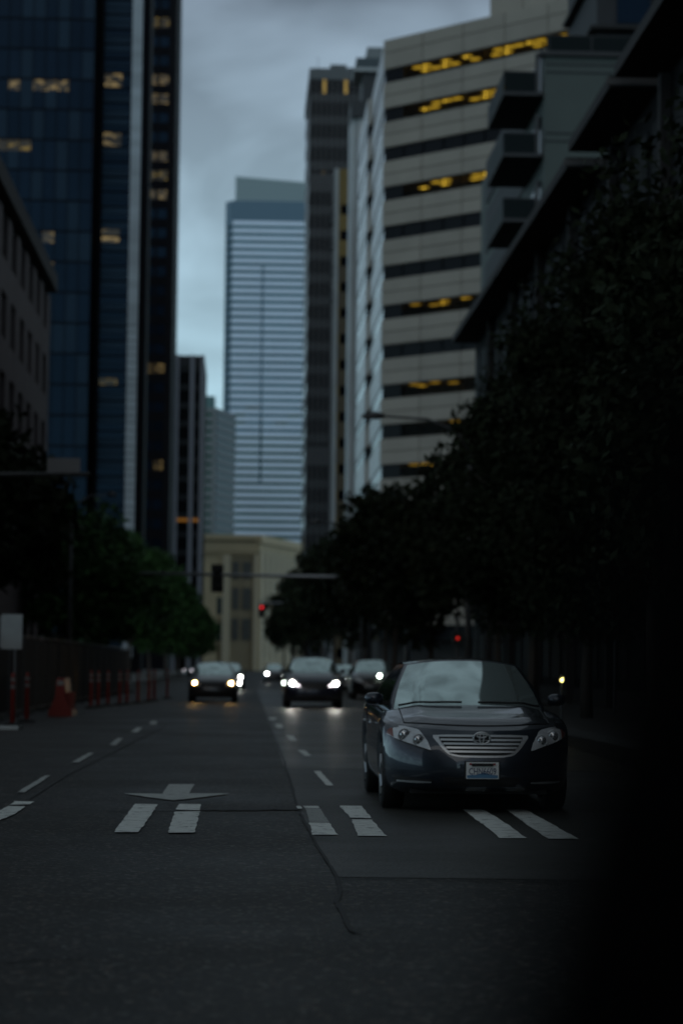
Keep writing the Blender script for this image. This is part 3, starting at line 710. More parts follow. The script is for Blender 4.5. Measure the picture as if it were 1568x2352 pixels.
for ch in o.children:
    if ch.name.startswith('arm'): bpy.data.objects.remove(ch, do_unlink=True); break
MB().tube([(pL.x - 8.2, 0, pL.z), (pR.x - 8.2, 0, pR.z), (0, 0, pR.z)], [.07, .10, .12], 10).build('arm', GALV, o, True)
c = at(499, 1328, y); signal_head(o, (c.x - 8.2, 0, c.z))
y = 67.0; pR = at(207, 1093, y)
o = mast('left signal mast arm carrying a blank sign plate above the pavement trees', -8.9, pR.x, y, pR.z, .07, POLE)
c = at(147, 1070, y); q = at(186, 1053, y).x - at(110, 1053, y).x
MB().box((c.x + 8.9, -.02, c.z), (q, .03, .46)).build('sign_plate', ALU, o)
y = 235.0; c = at(601, 1395, y)
o = mast('far mast arm with a red signal light in front of the beige building', 8.4, c.x - .4, y, c.z + .45, .08)
signal_head(o, (c.x - 8.4, 0, c.z - .36), (0, RED))
y = 78.0; c = at(1050, 1466, y)
o = thing('pedestrian_signal', 'grey pedestrian signal post with a small red light beside dark trees', 'pedestrian signal', (c.x, y, .13))
MB().tube([(0, .12, 0), (0, .12, 3)], .055, 10).build('post', POLE, o); MB().box((0, 0, c.z - .13), (.38, .2, .42)).build('housing', SIGB, o); disc('red_hand_lens', REDD, (0, -.11, c.z - .13), .055, o)

def lamp(label, x, y, hx, z, group='curved arm street lamps'):
    o = thing('street_lamp', label, 'street lamp', (x, y, .13), 0, group); dx = hx - x
    MB().tube([(0, 0, 0), (0, 0, z * .5), (0, 0, z - 1.2)], [.12, .10, .08], 12).build('pole', POLE, o, True)
    MB().tube([(0, 0, z - 1.2), (dx * .12, 0, z - .45), (dx * .4, 0, z - .08), (dx * .8, 0, z)], [.06, .05, .045, .04], 8).build('arm', POLE, o, True)
    MB().tube([(dx * .78, 0, z), (dx * .86, 0, z + .02), (dx, 0, z - .02)], [.05, .14, .06], 10).build('lamp_head', POLE, o, True)
    MB().lathe([(.2, 0), (.2, .1), (.13, .18)], (0, 0, 0), 'Z', 12).build('base', POLE, o)
c = at(830, 964, 75); lamp('curved street lamp arm over the foot of the banded office block', 7.4, 75, c.x, c.z)
c = at(708, 1203, 132); lamp('distant street lamp with arm below the tall bronze tower', 7.3, 132, c.x, c.z)
c = at(270, 1143, 108); lamp('dim curved street lamp on the left above green trees', -8.2, 108, c.x, c.z)

# dark grey pole right of the SUV
c = at(829, 1500, 112)
o = thing('utility_post', 'slim grey post standing right of the dark SUV', 'post', (c.x + .9, 112, .13))
MB().tube([(-.9, 0, -.1), (-.9, 0, 3.5)], .07, 10).build('shaft', POLE, o, True); MB().lathe([(.15, 0), (.15, .08), (.08, .12)], (-.9, 0, -.1), 'Z', 12).build('collar', POLE, o)

# left construction edge
ORG = mat('orange_plastic', (.20, .015, .008), .5); WREF = mat('white_reflective_band', (.25, .25, .25), .4); RUB = mat('black_rubber', (.015, .015, .015), .7)
def delineator_parts(o, h):
    MB().lathe([(.055, .05), (.05, h * .6), (.045, h), (.02, h + .03), (0, h + .03)], (0, 0, 0), 'Z', 14).build('tube', ORG, o, True)
    MB().lathe([(.2, 0), (.2, .04), (.12, .06), (.06, .08)], (0, 0, 0), 'Z', 14).build('rubber_base', RUB, o, True)
    for z in (.72, .86): MB().lathe([(.056, h * z), (.056, h * (z + .075))], (0, 0, 0), 'Z', 14).build('reflective_band', WREF, o, True)
pr = thing('delineator_post', 'bright orange delineator post at the left edge on a pale kerb block', 'delineator', (*on_road(29, 1668)[:2], 0), 0, 'orange delineators along the left kerb'); delineator_parts(pr, 1.12)
DL = [(62, 1659, 'orange delineator between the edge post and the orange barrier'), (209, 1627, 'orange delineator just right of the orange barrier'), (226, 1625, 'second orange delineator right of the orange barrier'), (248, 1622, 'third orange delineator right of the orange barrier'),
      (275, 1620, 'fourth orange delineator right of the orange barrier'), (292, 1618, 'orange delineator in the middle of the kerb row'), (317, 1615, 'orange delineator seen past the middle of the row'),
      (342, 1612, 'orange delineator of the far pair, nearer one'), (354, 1610, 'orange delineator of the far pair, farther one'), (384, 1605, 'last orange delineator, closest to the headlight pair')]
for u, v, lb in DL:
    c = copy_tree(pr); p = on_road(u, v); c.location = (p.x, p.y, 0); c['label'] = lb
c = on_road(20, 1674)
MB().prism([(-.32, -.2), (.28, -.22), (.34, .2), (-.3, .22)], 0, .07).build('kerb_block', mat('pale_block', (.4, .42, .42), .8, bump=.3), None, loc=(c.x, c.y - .6, .005))
tag(bpy.data.objects['kerb_block'], 'pale flat block lying under the left edge delineator', 'block')
p = on_road(138, 1646)
o = thing('water_barrier', 'orange plastic water-filled road barrier at the left kerb', 'traffic barrier', (p.x, p.y, 0))
prof = [(-.30, 0), (-.30, .12), (-.24, .24), (-.13, .5), (-.10, .98), (.10, .98), (.13, .5), (.24, .24), (.30, .12), (.30, 0)]
mb = MB(); mb.grid([[(x, y, z) for x, z in prof] for y in (0, .05, .9, .95, 1.75, 1.8)]); mb.f.append(tuple(range(len(prof)))[::-1]); mb.f.append(tuple(range(5 * len(prof), 6 * len(prof))))
mb.build('barrier_shell', ORG, o)
MB().box((0, .0, .86), (.16, .04, .12)).build('reflector_panel', WREF, o); MB().lathe([(.06, .98), (.06, 1.02), (0, 1.02)], (0, .5, 0), 'Z', 10).build('filler_cap', RUB, o)
for k in (.35, .9, 1.4): box('shell_rib', ORG, (.17, k, .36), (.22, .06, .5), o)
# white plate on a post
p = at(28, 1450, 51)
o = thing('sign_board', 'white blank sign board on a post at the left edge', 'sign', (p.x, 51, 0)); q = at(52, 1450, 51).x - p.x; hh = at(28, 1411, 51).z; h0 = at(28, 1491, 51).z
MB().box((0, 0, (hh + h0) / 2), (q * 2, .03, hh - h0)).build('plate', mat('white_sign_back', (.30, .33, .34), .6, var=.2), o); MB().tube([(.08, .05, 0), (.08, .05, hh - .1)], .03, 8).build('post', GALV, o)
MB().box((-.25, .0, (hh + h0) / 2), (.03, .05, hh - h0 - .1)).build('stiffener', GALV, o)
# black mesh fence panels
MESH = mat('black_mesh', (.010, .011, .013), .9); FEN = mat('fence_tube', (.05, .052, .055), .5)
ORD = 'first second third fourth fifth sixth seventh eighth ninth tenth eleventh twelfth thirteenth fourteenth fifteenth sixteenth seventeenth eighteenth'.split()
fp = None
for i in range(18):
    y0 = 47 + i * 3.6
    if fp is None:
        fp = thing('fence_panel', 'first black mesh fence panel from the left edge, behind the orange posts', 'fence panel', (-5.95, y0, 0), 0, 'construction fence along the left kerb')
        MB().box((0, 1.75, 1.05), (.02, 3.4, 1.9)).build('mesh_cloth', MESH, fp)
        for yy in (.02, 3.5): MB().tube([(0, yy, .02), (0, yy, 2.12)], .025, 8).build('upright', FEN, fp)
        for zz in (.12, 2.08): MB().tube([(0, .02, zz), (0, 3.5, zz)], .022, 8).build('rail', FEN, fp)
        for yy in (.02, 3.5): MB().box((0, yy, .02), (.6, .2, .05)).build('foot', RUB, fp)
    else:
        c = copy_tree(fp); c.location = (-5.95 + .02 * i, y0, 0); c['label'] = ORD[i] + ' black mesh fence panel from the left edge, behind the orange posts'

# small lights among the trees at the right
c = at(1291, 1562, 44)
o = thing('marker_light', 'small yellow-green marker light on a short post right of the near sedan', 'light', (c.x, 44, 0.0))
MB().tube([(0, .05, 0), (0, .05, c.z + .1)], .03, 8).build('post', POLE, o); MB().lathe([(0, -.05), (.03, -.04), (.035, 0)], (0, 0, c.z), 'Y', 12).build('lens', mat('marker_glow', (.2, .2, .1), .4, emit=(1, .85, .25), estr=9), o); MB().box((0, .04, c.z), (.1, .06, .12)).build('housing', SIGB, o)
c = at(1415, 1418, 62)
o = thing('neon_sign', 'tiny magenta glowing sign deep among the dark right trees', 'sign', (10.9, 62, 0))
c.x += 0; MB().box((c.x - 10.9, 0, c.z), (.22, .05, .16)).build('glowing_face', mat('magenta_glow', (.1, .01, .1), .4, emit=(.8, .05, .7), estr=.9), o); MB().box((c.x - 10.9, .06, c.z), (.3, .06, .24)).build('sign_case', SIGB, o); MB().tube([(c.x - 10.9, .08, 0), (c.x - 10.9, .08, c.z)], .04, 8).build('post', POLE, o)

# ------------------------------------------------------------------ cars
TYRE = mat('tyre_rubber', (.012, .012, .012), .75); RIM = mat('alloy_rim', (.32, .33, .34), .35, metal=.8); CHR = mat('chrome_trim', (.62, .64, .66), .34, metal=.5)
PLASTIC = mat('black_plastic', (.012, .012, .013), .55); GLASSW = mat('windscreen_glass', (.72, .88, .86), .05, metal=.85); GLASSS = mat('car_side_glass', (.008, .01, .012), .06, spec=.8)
LENS = mat('headlight_lens', (.58, .61, .64), .15, coat=.8, var=.25, vscale=16); AMB = mat('amber_lens', (.20, .06, .045), .3); REFL = mat('lamp_reflector', (.6, .62, .64), .2, metal=.8)
def interp(tab, t):
    xs, ys = zip(*tab); return float(np.interp(t, xs, ys))
def make_car(name, label, loc, rz, paint, kz=1., W=1.82, suv=False, lights=None, detail=False, group=None, windscreen=None, both=True, lamp_r=.045, fog=None):
    root = thing(name, label, 'car', (loc[0], loc[1], 0), rz, group)
    L = 4.8; cF, cR = .78, .5; k = W / 1.82; fa, ra, wr = .97, 3.745, .33
    wt = [(0, .80), (.06, .86), (.2, .89), (.45, .905), (.7, .905), (.88, .895), (.96, .875), (1, .84)]
    yf = [(0, .16), (.06, .06), (.18, .02), (.36, .0), (.6, .015), (.8, .06), (.92, .12), (1, .19)]
    yr = [(0, .12), (.1, .02), (.4, 0), (.7, .03), (1, .12)]
    sht = [(0, .75), (.35, .805), (.8, .86), (1.25, .93), (2.4, .97), (4.2, 1.0), (4.8, .93)]
    if suv: sht = [(0, .76), (.3, .83), (.8, .90), (1.25, .96), (2.4, 1.0), (4.8, 1.02)]
    def wid(t): return interp(wt, t) * k
    def sh(y): return interp(sht, y)
    def pl(a, n=2.5): return 1 - (max(0., 1 - min(1., a) ** n)) ** (1 / n)
    def sill(x, y):
        z = .18 + (.03 if y < .4 else 0)
        if abs(x) > .55 * k:
            for c in (fa, ra):
                d = abs(y - c)
                if d < .375: z = max(z, .33 + math.sqrt(.375 ** 2 - d * d))
        return z
    def fy(x, z):
        y = 0.; zz = z / kz
        for _ in range(3):
            t = (zz - .20) / (sh(y) - .20); t = min(1., max(0., t)); w = wid(t); y = interp(yf, t) + cF * pl(abs(x) / w)
        return y
    PH = [-1 + 2 * i / 48 for i in range(49)]
    AX = [math.copysign(1 - (1 - abs(p)) ** 2.3, p) for p in PH]
    NS = 58
    def perim(t):
        w = wid(t); f0 = interp(yf, t); r0 = L - interp(yr, t); pts = []
        for a in AX: pts.append((a * w, f0 + cF * pl(abs(a))))
        for i in range(1, NS): pts.append((w, f0 + cF + (r0 - cR - f0 - cF) * i / NS))
        for a in reversed(AX): pts.append((a * w, r0 - cR * pl(abs(a), 3.)))
        for i in range(1, NS): pts.append((-w, r0 - cR - (r0 - cR - f0 - cF) * i / NS))
        out = []
        for x, y in pts:
            s = sill(x, y); out.append((x, y, (s + (sh(y) - s) * t) * kz))
        return out
    T = [0, .03, .08, .15, .25, .36, .48, .6, .7, .78, .85, .9, .94, .97, 1]
    mb = MB().grid([perim(t) for t in T], True)
    # top deck
    w1 = wid(1); f1 = interp(yf, 1); r1 = L - interp(yr, 1); rows = []
    cr_t = [(0, .03), (.4, .055), (1.2, .075), (2.5, .02), (4.0, .05), (4.8, .02)]
    def crown(y): return interp(cr_t, y)
    def top_z(x, y):
        a = min(1., abs(x) / w1); ridge = .012 * math.exp(-((a - .62) / .10) ** 2) * min(1, max(0, (y - .2) / .5)) if y < 1.4 else 0
        e = min(1., max(0., (y - f1 - cF * pl(a)) / .30)) ** .7
        return (sh(y) + (crown(y) * (1 - a ** 3) + ridge) * e) * kz
    TY = [i / 60 for i in range(61)]
    for a in AX:
        y0 = f1 + cF * pl(abs(a)); y1 = r1 - cR * pl(abs(a), 3.)
        rows.append([(a * w1, y0 + (y1 - y0) * t, top_z(a * w1, y0 + (y1 - y0) * t)) for t in TY])
    mb.grid(rows); mb.build('body', paint, root, True)
    # bonnet panel, a few millimetres proud with a real shut line round it
    rows = []; bw = .70 * k
    for i in range(29):
        x = -bw + 2 * bw * i / 28; y0 = fy(x, .70 * kz) + .20 + .06 * (abs(x) / bw) ** 2; y1 = 1.26 + .14 * (x / bw) ** 2
        rows.append([(x, y0 + (y1 - y0) * j / 20, top_z(x, y0 + (y1 - y0) * j / 20) + .006 * kz - (.004 if j in (0, 20) or i in (0, 28) else 0)) for j in range(21)])
    MB().grid(rows).build('bonnet', paint, root, True)
    if detail: MB().tube([(x, y - .004, z) for x, y, z in [rows[0][j] for j in range(18, 0, -1)] + [r_[0] for r_ in rows] + [rows[-1][j] for j in range(1, 19)]], .0055, 6).build('bonnet_seal', PLASTIC, root)
    # greenhouse
    Hr = 1.40 * kz
    gb = dict(w=.79 * k, f=1.20, r=4.30, c=.27); gt = dict(w=.585 * k, f=2.10, r=3.35, c=.10)
    if suv: gb['r'] = 4.62; gt['r'] = 4.25; gt['f'] = 1.98; gt['w'] = .62 * k
    S = [0, .05, .12, .25, .4, .55, .7, .83, .92, .97, 1]; NA = 33; NG = 40
    AG = [-1 + 2 * i / (NA - 1) for i in range(NA)]
    def ring(s):
        bow = .045 * math.sin(math.pi * s)
        g = {q: gb[q] + (gt[q] - gb[q]) * s for q in gb}; g['w'] += bow * .6; pts = []
        for a in AG: pts.append((a * g['w'], g['f'] - bow + g['c'] * abs(a) ** 2.4))
        for i in range(1, NG): pts.append((g['w'], g['f'] - bow + g['c'] + (g['r'] - .1 - g['f'] - g['c'] + bow) * i / NG))
        for a in reversed(AG): pts.append((a * g['w'], g['r'] - .1 * abs(a) ** 2.4))
        for i in range(1, NG): pts.append((-g['w'], g['r'] - .1 - (g['r'] - .1 - g['f'] - g['c'] + bow) * i / NG))
        o = []
        for (x, y) in pts:
            zb = top_z(x, y if s < .9 else y) - .01
            if s == 0: o.append((x, y, zb))
            else:
                xb = x / g['w'] * gb['w']; yb = gb['f'] + (y - g['f']) * (gb['r'] - gb['f']) / (g['r'] - g['f'])
                zb = top_z(xb, yb) - .01; rf = Hr + .055 * kz * (1 - abs(x / g['w']) ** 2.2)
                o.append((x, y, zb + (rf - zb) * s))
        return o
    RG = [ring(s) for s in S]; N = len(RG[0]); V = [p for r in RG for p in r]
    parts = {'cabin_frame': [], 'windscreen': [], 'rear_window': [], 'side_window': []}
    pill = [.0, .05] if suv else [.0, .04]
    for i in range(len(S) - 1):
        sm = (S[i] + S[i + 1]) / 2
        for q in range(N):
            fq = (i * N + q, i * N + (q + 1) % N, (i + 1) * N + (q + 1) % N, (i + 1) * N + q); cls = 'cabin_frame'
            if q < NA - 1:
                if 1 <= q < NA - 2 and i < len(S) - 2: cls = 'windscreen'
            elif q < NA - 1 + NG or q >= N - NG:
                f_ = (q - NA + 1) / NG if q < NA - 1 + NG else (N - 1 - q) / NG
                if .1 < sm < .93 and .05 < f_ < .93 and not (.47 < f_ < .51) and not (.80 < f_ < .83): cls = 'side_window'
            else:
                a = q - (NA - 1 + NG)
                if 1 <= a < NA - 2 and 0 < i < len(S) - 2: cls = 'rear_window'
            parts[cls].append(fq)
    rows = [[(RG[-1][q][0], RG[-1][q][1] + (RG[-1][2 * NA + NG - 2 - q][1] - RG[-1][q][1]) * j / 16, RG[-1][q][2] + .02 * kz * math.sin(math.pi * j / 16)) for j in range(17)] for q in range(NA)]
    for nm, fs in parts.items():
        m_ = {'cabin_frame': paint, 'windscreen': windscreen or GLASSW, 'rear_window': GLASSS, 'side_window': GLASSS}[nm]
        if nm == 'side_window':
            for sx in (-1, 1):
                ff = [f_ for f_ in fs if V[f_[0]][0] * sx > 0]; used = sorted({i for f_ in ff for i in f_}); ix = {o: n for n, o in enumerate(used)}
                mesh(nm, [V[i] for i in used], [tuple(ix[i] for i in f_) for f_ in ff], m_, root, True)
        else:
            used = sorted({i for f_ in fs for i in f_}); ix = {o: n for n, o in enumerate(used)}
            mesh(nm, [V[i] for i in used], [tuple(ix[i] for i in f_) for f_ in fs], m_, root, True)
    MB().grid(rows).build('roof', paint, root, True)
    # underbody, wheels
    MB().box((0, 2.4, .42 * kz), (1.30 * k, 4.2, .48 * kz)).build('underbody', PLASTIC, root)
    for (wy, sx) in ((fa, -1), (fa, 1), (ra, -1), (ra, 1)):
        wx = sx * .785 * k; wrz = wr * kz
        w_ = bpy.data.objects.new('wheel', None); COL.objects.link(w_); w_.parent = root; w_.location = (wx, wy, wrz)
        MB().lathe([(.215, -.105), (wrz - .03, -.11), (wrz, -.085), (wrz, .085), (wrz - .03, .11), (.215, .105)], (0, 0, 0), 'X', 28).build('tyre', TYRE, w_, True)
        rb = MB().lathe([(.215, sx * .09), (.19, sx * .06), (.05, sx * .07), (0, sx * .075)], (0, 0, 0), 'X', 20)
        for q in range(5):
            t = q * 2 * math.pi / 5; rb.tube([(sx * .085, 0, 0), (sx * .09, .2 * math.cos(t), .2 * math.sin(t))], [.04, .028], 6)
        rb.build('rim', RIM, w_)
    # patches on the front
    def patch(nm, x0, x1, zt_, zb_, off, m_, parent=root, nx=14, nz=5, skirt=.03):
        rows = []
        for i in range(nx + 1):
            x = x0 + (x1 - x0) * i / nx; a, b = zb_(x), zt_(x); col_ = [(x, fy(x, b * kz) - off + skirt, b * kz)]
            for j in range(nz + 1):
                z_ = (b + (a - b) * j / nz) * kz; col_.append((x, fy(x, z_) - off, z_))
            col_.append((x, fy(x, a * kz) - off + skirt, a * kz)); rows.append(col_)
        mb_ = MB().grid(rows); n_ = len(rows[0]); mb_.f += [tuple(range(n_)), tuple(range(nx * n_, nx * n_ + n_))[::-1]]
        return mb_.build(nm, m_, parent, False)
    lerp = lambda *p: (lambda x: interp(sorted([(a, b) for a, b in p]), abs(x)))
    for sx in (-1, 1):
        hl = patch('headlight', sx * .475 * k, sx * .888 * k, lerp((.475 * k, .605), (.50 * k, .675), (.575 * k, .785), (.70 * k, .812), (.888 * k, .812)), lerp((.475 * k, .595), (.70 * k, .665), (.80 * k, .70), (.888 * k, .745)), .006, LENS, nx=18)
        if detail:
            patch('headlight_rim', sx * .468 * k, sx * .80 * k, lerp((.468 * k, .593), (.70 * k, .664), (.80 * k, .698)), lerp((.468 * k, .58), (.70 * k, .652), (.80 * k, .690)), .008, PLASTIC, hl, nz=1)
            patch('turn_lens', sx * .81 * k, sx * .885 * k, lerp((.81 * k, .79), (.885 * k, .795)), lerp((.81 * k, .71), (.885 * k, .75)), .010, AMB, hl, 6, 3)
            for xx, zz, rr in ((.71, .73, .052), (.585, .69, .047)):
                p_ = (sx * xx * k, fy(xx * k, zz * kz) - .018, zz * kz)
                disc('lamp_lens', REFL, p_, rr, hl, 20, .02)
                MB().lathe([(rr, 0), (rr * 1.15, -.012), (rr * 1.2, .01)], p_, 'Y', 20).build('lamp_bezel', CHR, hl, True)
        if lights and (both or sx == both if isinstance(both, int) and both is not True else True):
            disc('lit_lamp', lights, (sx * .66 * k, fy(.66 * k, .70 * kz) - .03, .70 * kz), lamp_r, hl, 14)
            if fog: disc('lit_fog_lamp', fog, (sx * .62 * k, fy(.62 * k, .38 * kz) - .03, .38 * kz), lamp_r * .8, hl, 12)
    # grille: chrome surround, dark mouth, slats, emblem
    gt_, gb_ = lerp((0, .742), (.30 * k, .742), (.46 * k, .735)), lerp((0, .532), (.20 * k, .535), (.30 * k, .552), (.36 * k, .60), (.46 * k, .725))
    g1 = patch('grille', -.45 * k, .45 * k, gt_, gb_, .004, CHR if detail else PLASTIC, nx=26)
    gi_t, gi_b = lerp((0, .724), (.40 * k, .722)), lerp((0, .553), (.20 * k, .555), (.27 * k, .565), (.33 * k, .61), (.40 * k, .712))
    patch('grille_mouth', -.395 * k, .395 * k, gi_t, gi_b, .010, PLASTIC, g1, nx=26)
    if detail:
        for zc, hw in ((.696, .385), (.660, .36), (.624, .335), (.588, .305)):
            patch('grille_slat', -hw * k, hw * k, lambda x, z_=zc: z_ + .009, lambda x, z_=zc: z_ - .009, .026, CHR, g1, 20, 2, .02)
        e = bpy.data.objects.new('emblem', None); COL.objects.link(e); e.parent = root; e.location = (0, fy(0, .70 * kz) - .045, .712)
        eb = MB().lathe([(0, .015), (.082, .015), (.086, .03)], (0, 0, 0), 'Y', 28).build('emblem_backing', PLASTIC, e); eb.scale = (1, 1, .72)
        for (ax, az, cz_, th) in ((.078, .056, 0, .010), (.047, .018, .024, .008), (.020, .047, -.002, .008)):
            pts = [(ax * math.cos(t), -.006, cz_ + az * math.sin(t)) for t in [2 * math.pi * q / 36 for q in range(37)]]
            MB().tube(pts, th, 6, False).build('emblem_ring', CHR, e, True)
        e.scale = (1, 1, .98)
    # bumper details
    patch('lower_intake', -.36 * k, .36 * k, lerp((0, .345), (.36 * k, .345)), lerp((0, .262), (.30 * k, .262), (.36 * k, .30)), .006, PLASTIC, nx=16)
    if detail:
        patch('intake_lip', -.33 * k, .33 * k, lerp((0, .26), (.33 * k, .262)), lerp((0, .248), (.33 * k, .25)), .012, paint, nx=16, nz=1)
        for sx in (-1, 1):
            patch('bumper_slot', sx * .46 * k, sx * .80 * k, lerp((.46 * k, .318), (.80 * k, .35)), lerp((.46 * k, .30), (.80 * k, .285)), .006, PLASTIC)
            patch('bumper_slot_trim', sx * .47 * k, sx * .78 * k, lerp((.47 * k, .300), (.6 * k, .306), (.78 * k, .306)), lerp((.47 * k, .288), (.6 * k, .284), (.78 * k, .290)), .018, CHR, nz=1)
            wl = [(sx * (.08 + .62 * q / 8) * k, 1.235 + .02 * q / 8 + .13 * ((.08 + .62 * q / 8) / .79) ** 2.4, 0) for q in range(9)]
            MB().tube([(x, y - .03, top_z(x, y) + .03) for x, y, _ in wl], .012, 6).build('wiper', PLASTIC, root)
    for sx in (-1, 1):                                   # door mirrors
        mb = MB(); rows = []
        for i in range(9):
            ph = -math.pi / 2 + math.pi * i / 8
            rows.append([(sx * (.925 * k + .095 * math.sin(ph)), 1.66 + .075 * math.cos(ph) * math.cos(t) * (1.2 if math.cos(t) < 0 else .5), (1.055 + .062 * math.cos(ph) ** .6 * math.sin(t) if math.cos(ph) > 0 else 1.055) * kz) for t in [2 * math.pi * q / 14 for q in range(14)]])
        mb.grid(rows, True); mb.build('door_mirror', paint, root, True)
        MB().box((sx * .82 * k, 1.68, 1.01 * kz), (.12, .05, .04)).build('mirror_arm', PLASTIC, root)
        for dy in (2.15, 3.25):
            MB().tube([(sx * .915 * k, dy, .80 * kz), (sx * .935 * k, dy + .07, .80 * kz), (sx * .915 * k, dy + .16, .80 * kz)], .012, 6).build('door_handle', CHR if detail else paint, root)
    return root, fy

NAVY = mat('navy_metallic_paint', (.034, .044, .060), .38, metal=.6, coat=1.0, spec=.5)
# near sedan
car, fy = make_car('dark_navy_sedan', 'dark navy sedan standing on the crosswalk with chrome grille', (2.245, 21.35), 0, NAVY, detail=True)
PW = mat('plate_white', (.85, .87, .87), .45); PB = mat('plate_blue_fade', (.10, .25, .42), .45); PT = mat('plate_lettering', (.03, .06, .14), .5); PR = mat('plate_red_script', (.35, .04, .05), .5)
pl_ = bpy.data.objects.new('licence_plate', None); COL.objects.link(pl_); pl_.parent = car; pl_.location = (0.0, fy(0, .41) - .03, .415); pl_.rotation_euler = (R(-3), 0, 0)
MB().box((0, 0, 0), (.305, .006, .155)).build('plate_sheet', PW, pl_)
mb = MB(); mb.v = [(-.145, -.0045, -.072), (.145, -.0045, -.072), (.145, -.0045, -.044), (.09, -.0045, -.040), (.05, -.0045, -.03), (.01, -.0045, -.018), (-.02, -.0045, -.030), (-.07, -.0045, -.042), (-.145, -.0045, -.046)]
mb.f = [tuple(range(9))]; mb.build('plate_mountain', PB, pl_)
t = link('plate_text', text_mesh('CHN6609', .088), pl_, (0, -.007, -.012)); t.data.materials.append(PT); t.rotation_euler = (R(90), 0, 0); t.scale = (.70, 1.0, 1)
MB().box((0, -.012, .052), (.20, .012, .026)).build('plate_holder_tab', PLASTIC, pl_)
for sx in (-1, 1): MB().box((sx * .112, -.006, .058), (.022, .003, .018)).build('plate_sticker', PR, pl_)
MB().box((0, .03, 0), (.33, .05, .17)).build('plate_bracket', PLASTIC, pl_)

HW = mat('headlamp_white', (.5, .5, .5), .3, emit=(1, .97, .86), estr=220); HY = mat('headlamp_warm', (.5, .5, .5), .3, emit=(1, .56, .16), estr=190); HG = mat('headlamp_cool', (.5, .5, .5), .3, emit=(.8, 1, .84), estr=22)
HD = mat('headlamp_dim', (.5, .5, .5), .3, emit=(1, .9, .95), estr=5); HO = mat('lamp_orange', (.3, .1, .02), .3, emit=(1, .35, .12), estr=2.0)
GREYP = mat('grey_paint', (.05, .052, .055), .35, metal=.3, coat=1); BLUEP = mat('blue_grey_paint', (.022, .025, .042), .35, metal=.3, coat=1); BLKP = mat('black_paint', (.008, .008, .009), .3, coat=1); SILV = mat('silver_paint', (.22, .23, .24), .35, metal=.5, coat=1)
def by_px(u, v, ): p = on_road(u, v); return p
p = on_road(489, 1613); make_car('grey_sedan', 'grey sedan with yellowish headlights in the left lane', (p.x, p.y - .9), 0, GREYP, lights=HY, W=1.80)
car2, f2 = make_car('blue_suv', 'dark blue-grey SUV with bright headlights in the right lane', (on_road(719, 1626).x, on_road(719, 1626).y - .9), 0, BLUEP, kz=1.13, W=1.92, suv=True, lights=HW, lamp_r=.06)
for sx in (-1, 1):
    MB().tube([(sx * .62, f2(.60, .76) - .03, .765), (sx * .52, f2(.52, .74) - .03, .735), (sx * .46, f2(.46, .72) - .03, .715)], [.03, .02, .012], 8).build('lit_daytime_strip', HD, car2)
MB().lathe([(0, -.02), (.055, 0)], (-.94, .75, .80), 'Y', 12).build('added_light_spot', HG, car2)  # glowing disc added for a bright spot at the flank, no lamp of this car
make_car('dark_hatchback', 'dark car half hidden behind the grey sedan, one white headlight showing', (at(524, 1570, 122).x, 122), 0, BLKP, lights=HW, W=1.80, fog=HW, lamp_r=.05)
make_car('silver_turning_car', 'pale car turning at far left with two close headlights', (-6.0, 240), R(-52), SILV, lights=HD, lamp_r=.055)
make_car('far_dark_car', 'far dark car in the gap between the grey sedan and the SUV', (at(633, 1556, 172).x, 172), 0, BLKP, lights=HW, lamp_r=.055, W=1.8)
make_car('black_van', 'black tall car parked at the right kerb behind the navy sedan', (at(862, 1580, 92).x, 92), 0, BLKP, kz=1.12, W=1.9, suv=True)
o = [c for c in bpy.data.objects if c.name.startswith('black_van')][0]
MB().lathe([(0, -.02), (.07, 0), (.07, .02)], (.16, -.02, .98), 'Y', 14).build('lit_lamp', HG, o)
car5, f5 = make_car('dark_small_car', 'dark small car between SUV and black tall car with dim amber lamps', (at(800, 1580, 108).x, 108), 0, BLKP, W=1.75)
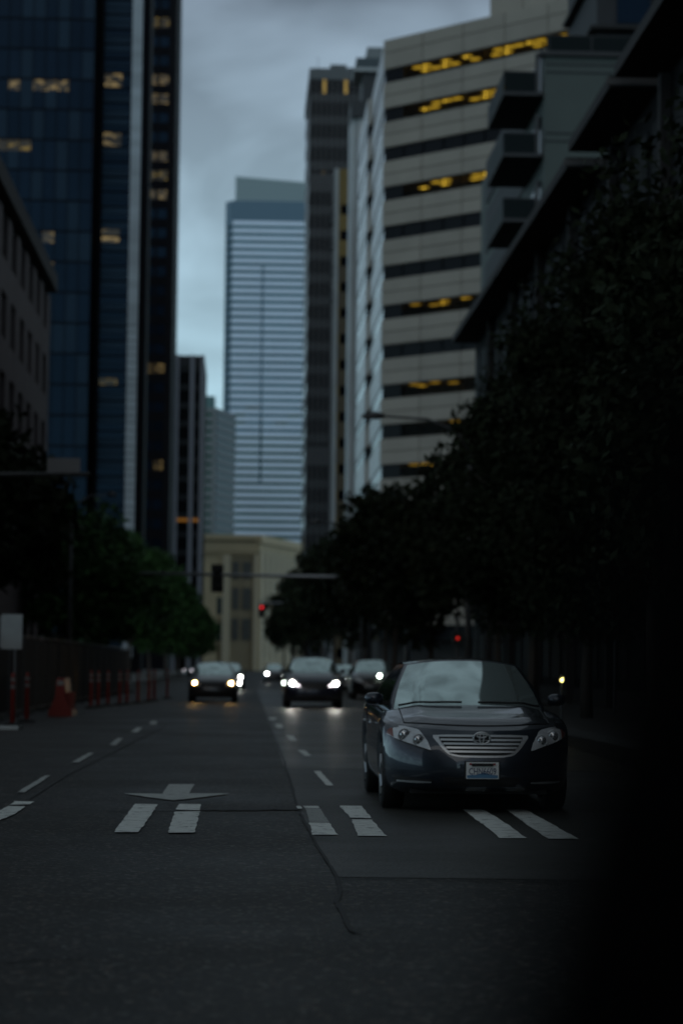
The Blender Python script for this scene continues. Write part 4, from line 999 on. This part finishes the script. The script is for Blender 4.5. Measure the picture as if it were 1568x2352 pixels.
for (z_, m_) in ((.80, HD), (.42, HO)): MB().lathe([(0, -.02), (.06, 0), (.06, .02)], (.26, f5(.26, z_) - .03, z_), 'Y', 14).build('lit_lamp', m_, car5)

# ------------------------------------------------------------------ dark blocks added unseen behind the camera, darkening reflections in paint and glass
for nm, (x0, x1, y0, y1, h) in (('unseen dark office building added behind the camera on its right, for reflections', (13, 33, -75, -6, 34)), ('unseen dark office building added behind the camera on its left, for reflections', (-34, -14, -90, -9, 30)), ('tall unseen dark building added farther behind the camera, for reflections', (-30, 30, -330, -300, 62))):
    rt = thing('added_office_building', nm, 'office building', (x0, y0, 0)); core(rt, [(x0, y0), (x1, y0), (x1, y1), (x0, y1)], 0, h, LW)
    if y0 < -200: f = Face(rt, (x0, y1), (x1, y1), (0, 1))
    elif x0 > 0: f = Face(rt, (x0, y0), (x0, y1), (-1, 0))
    else: f = Face(rt, (x1, y0), (x1, y1), (1, 0))
    for i in range(int(h / 4)): f.put('window_strip', GL, 1, f.len - 1, 2 + i * 4, 4.2 + i * 4, .05, .1); f.put('spandrel_band', BRN, 0, f.len, 4.3 + i * 4, 5.9 + i * 4, .15, .3)

# ------------------------------------------------------------------ leaning post shape added close to the camera to darken the lower right
a = at(1160, 2352, .6); b = at(1365, 1500, .6); d = (b - a); r = .085
a.x += r; b.x += r; lo = a + d * ((0 - a.z) / d.z); hi = a + d * ((1.42 - a.z) / d.z)
o = thing('added_dark_post', 'black out-of-focus leaning post shape, added very close to darken the right edge', 'post', (lo.x, lo.y, 0))
PB_ = mat('matt_black_post', (.002, .002, .002), .95, spec=.02)
MB().tube([(0, 0, 0), tuple((hi - lo) * .5), tuple(hi - lo)], [r, r, r], 20).build('shaft', PB_, o, True)
MB().lathe([(r * 1.9, 0), (r * 1.9, .03), (r * 1.3, .05)], (0, 0, 0), 'Z', 20).build('base_flange', PB_, o)
MB().tube([tuple((hi - lo) * .995), tuple((hi - lo) * 1.02)], [r * 1.08, r * .8], 20).build('cap', PB_, o)
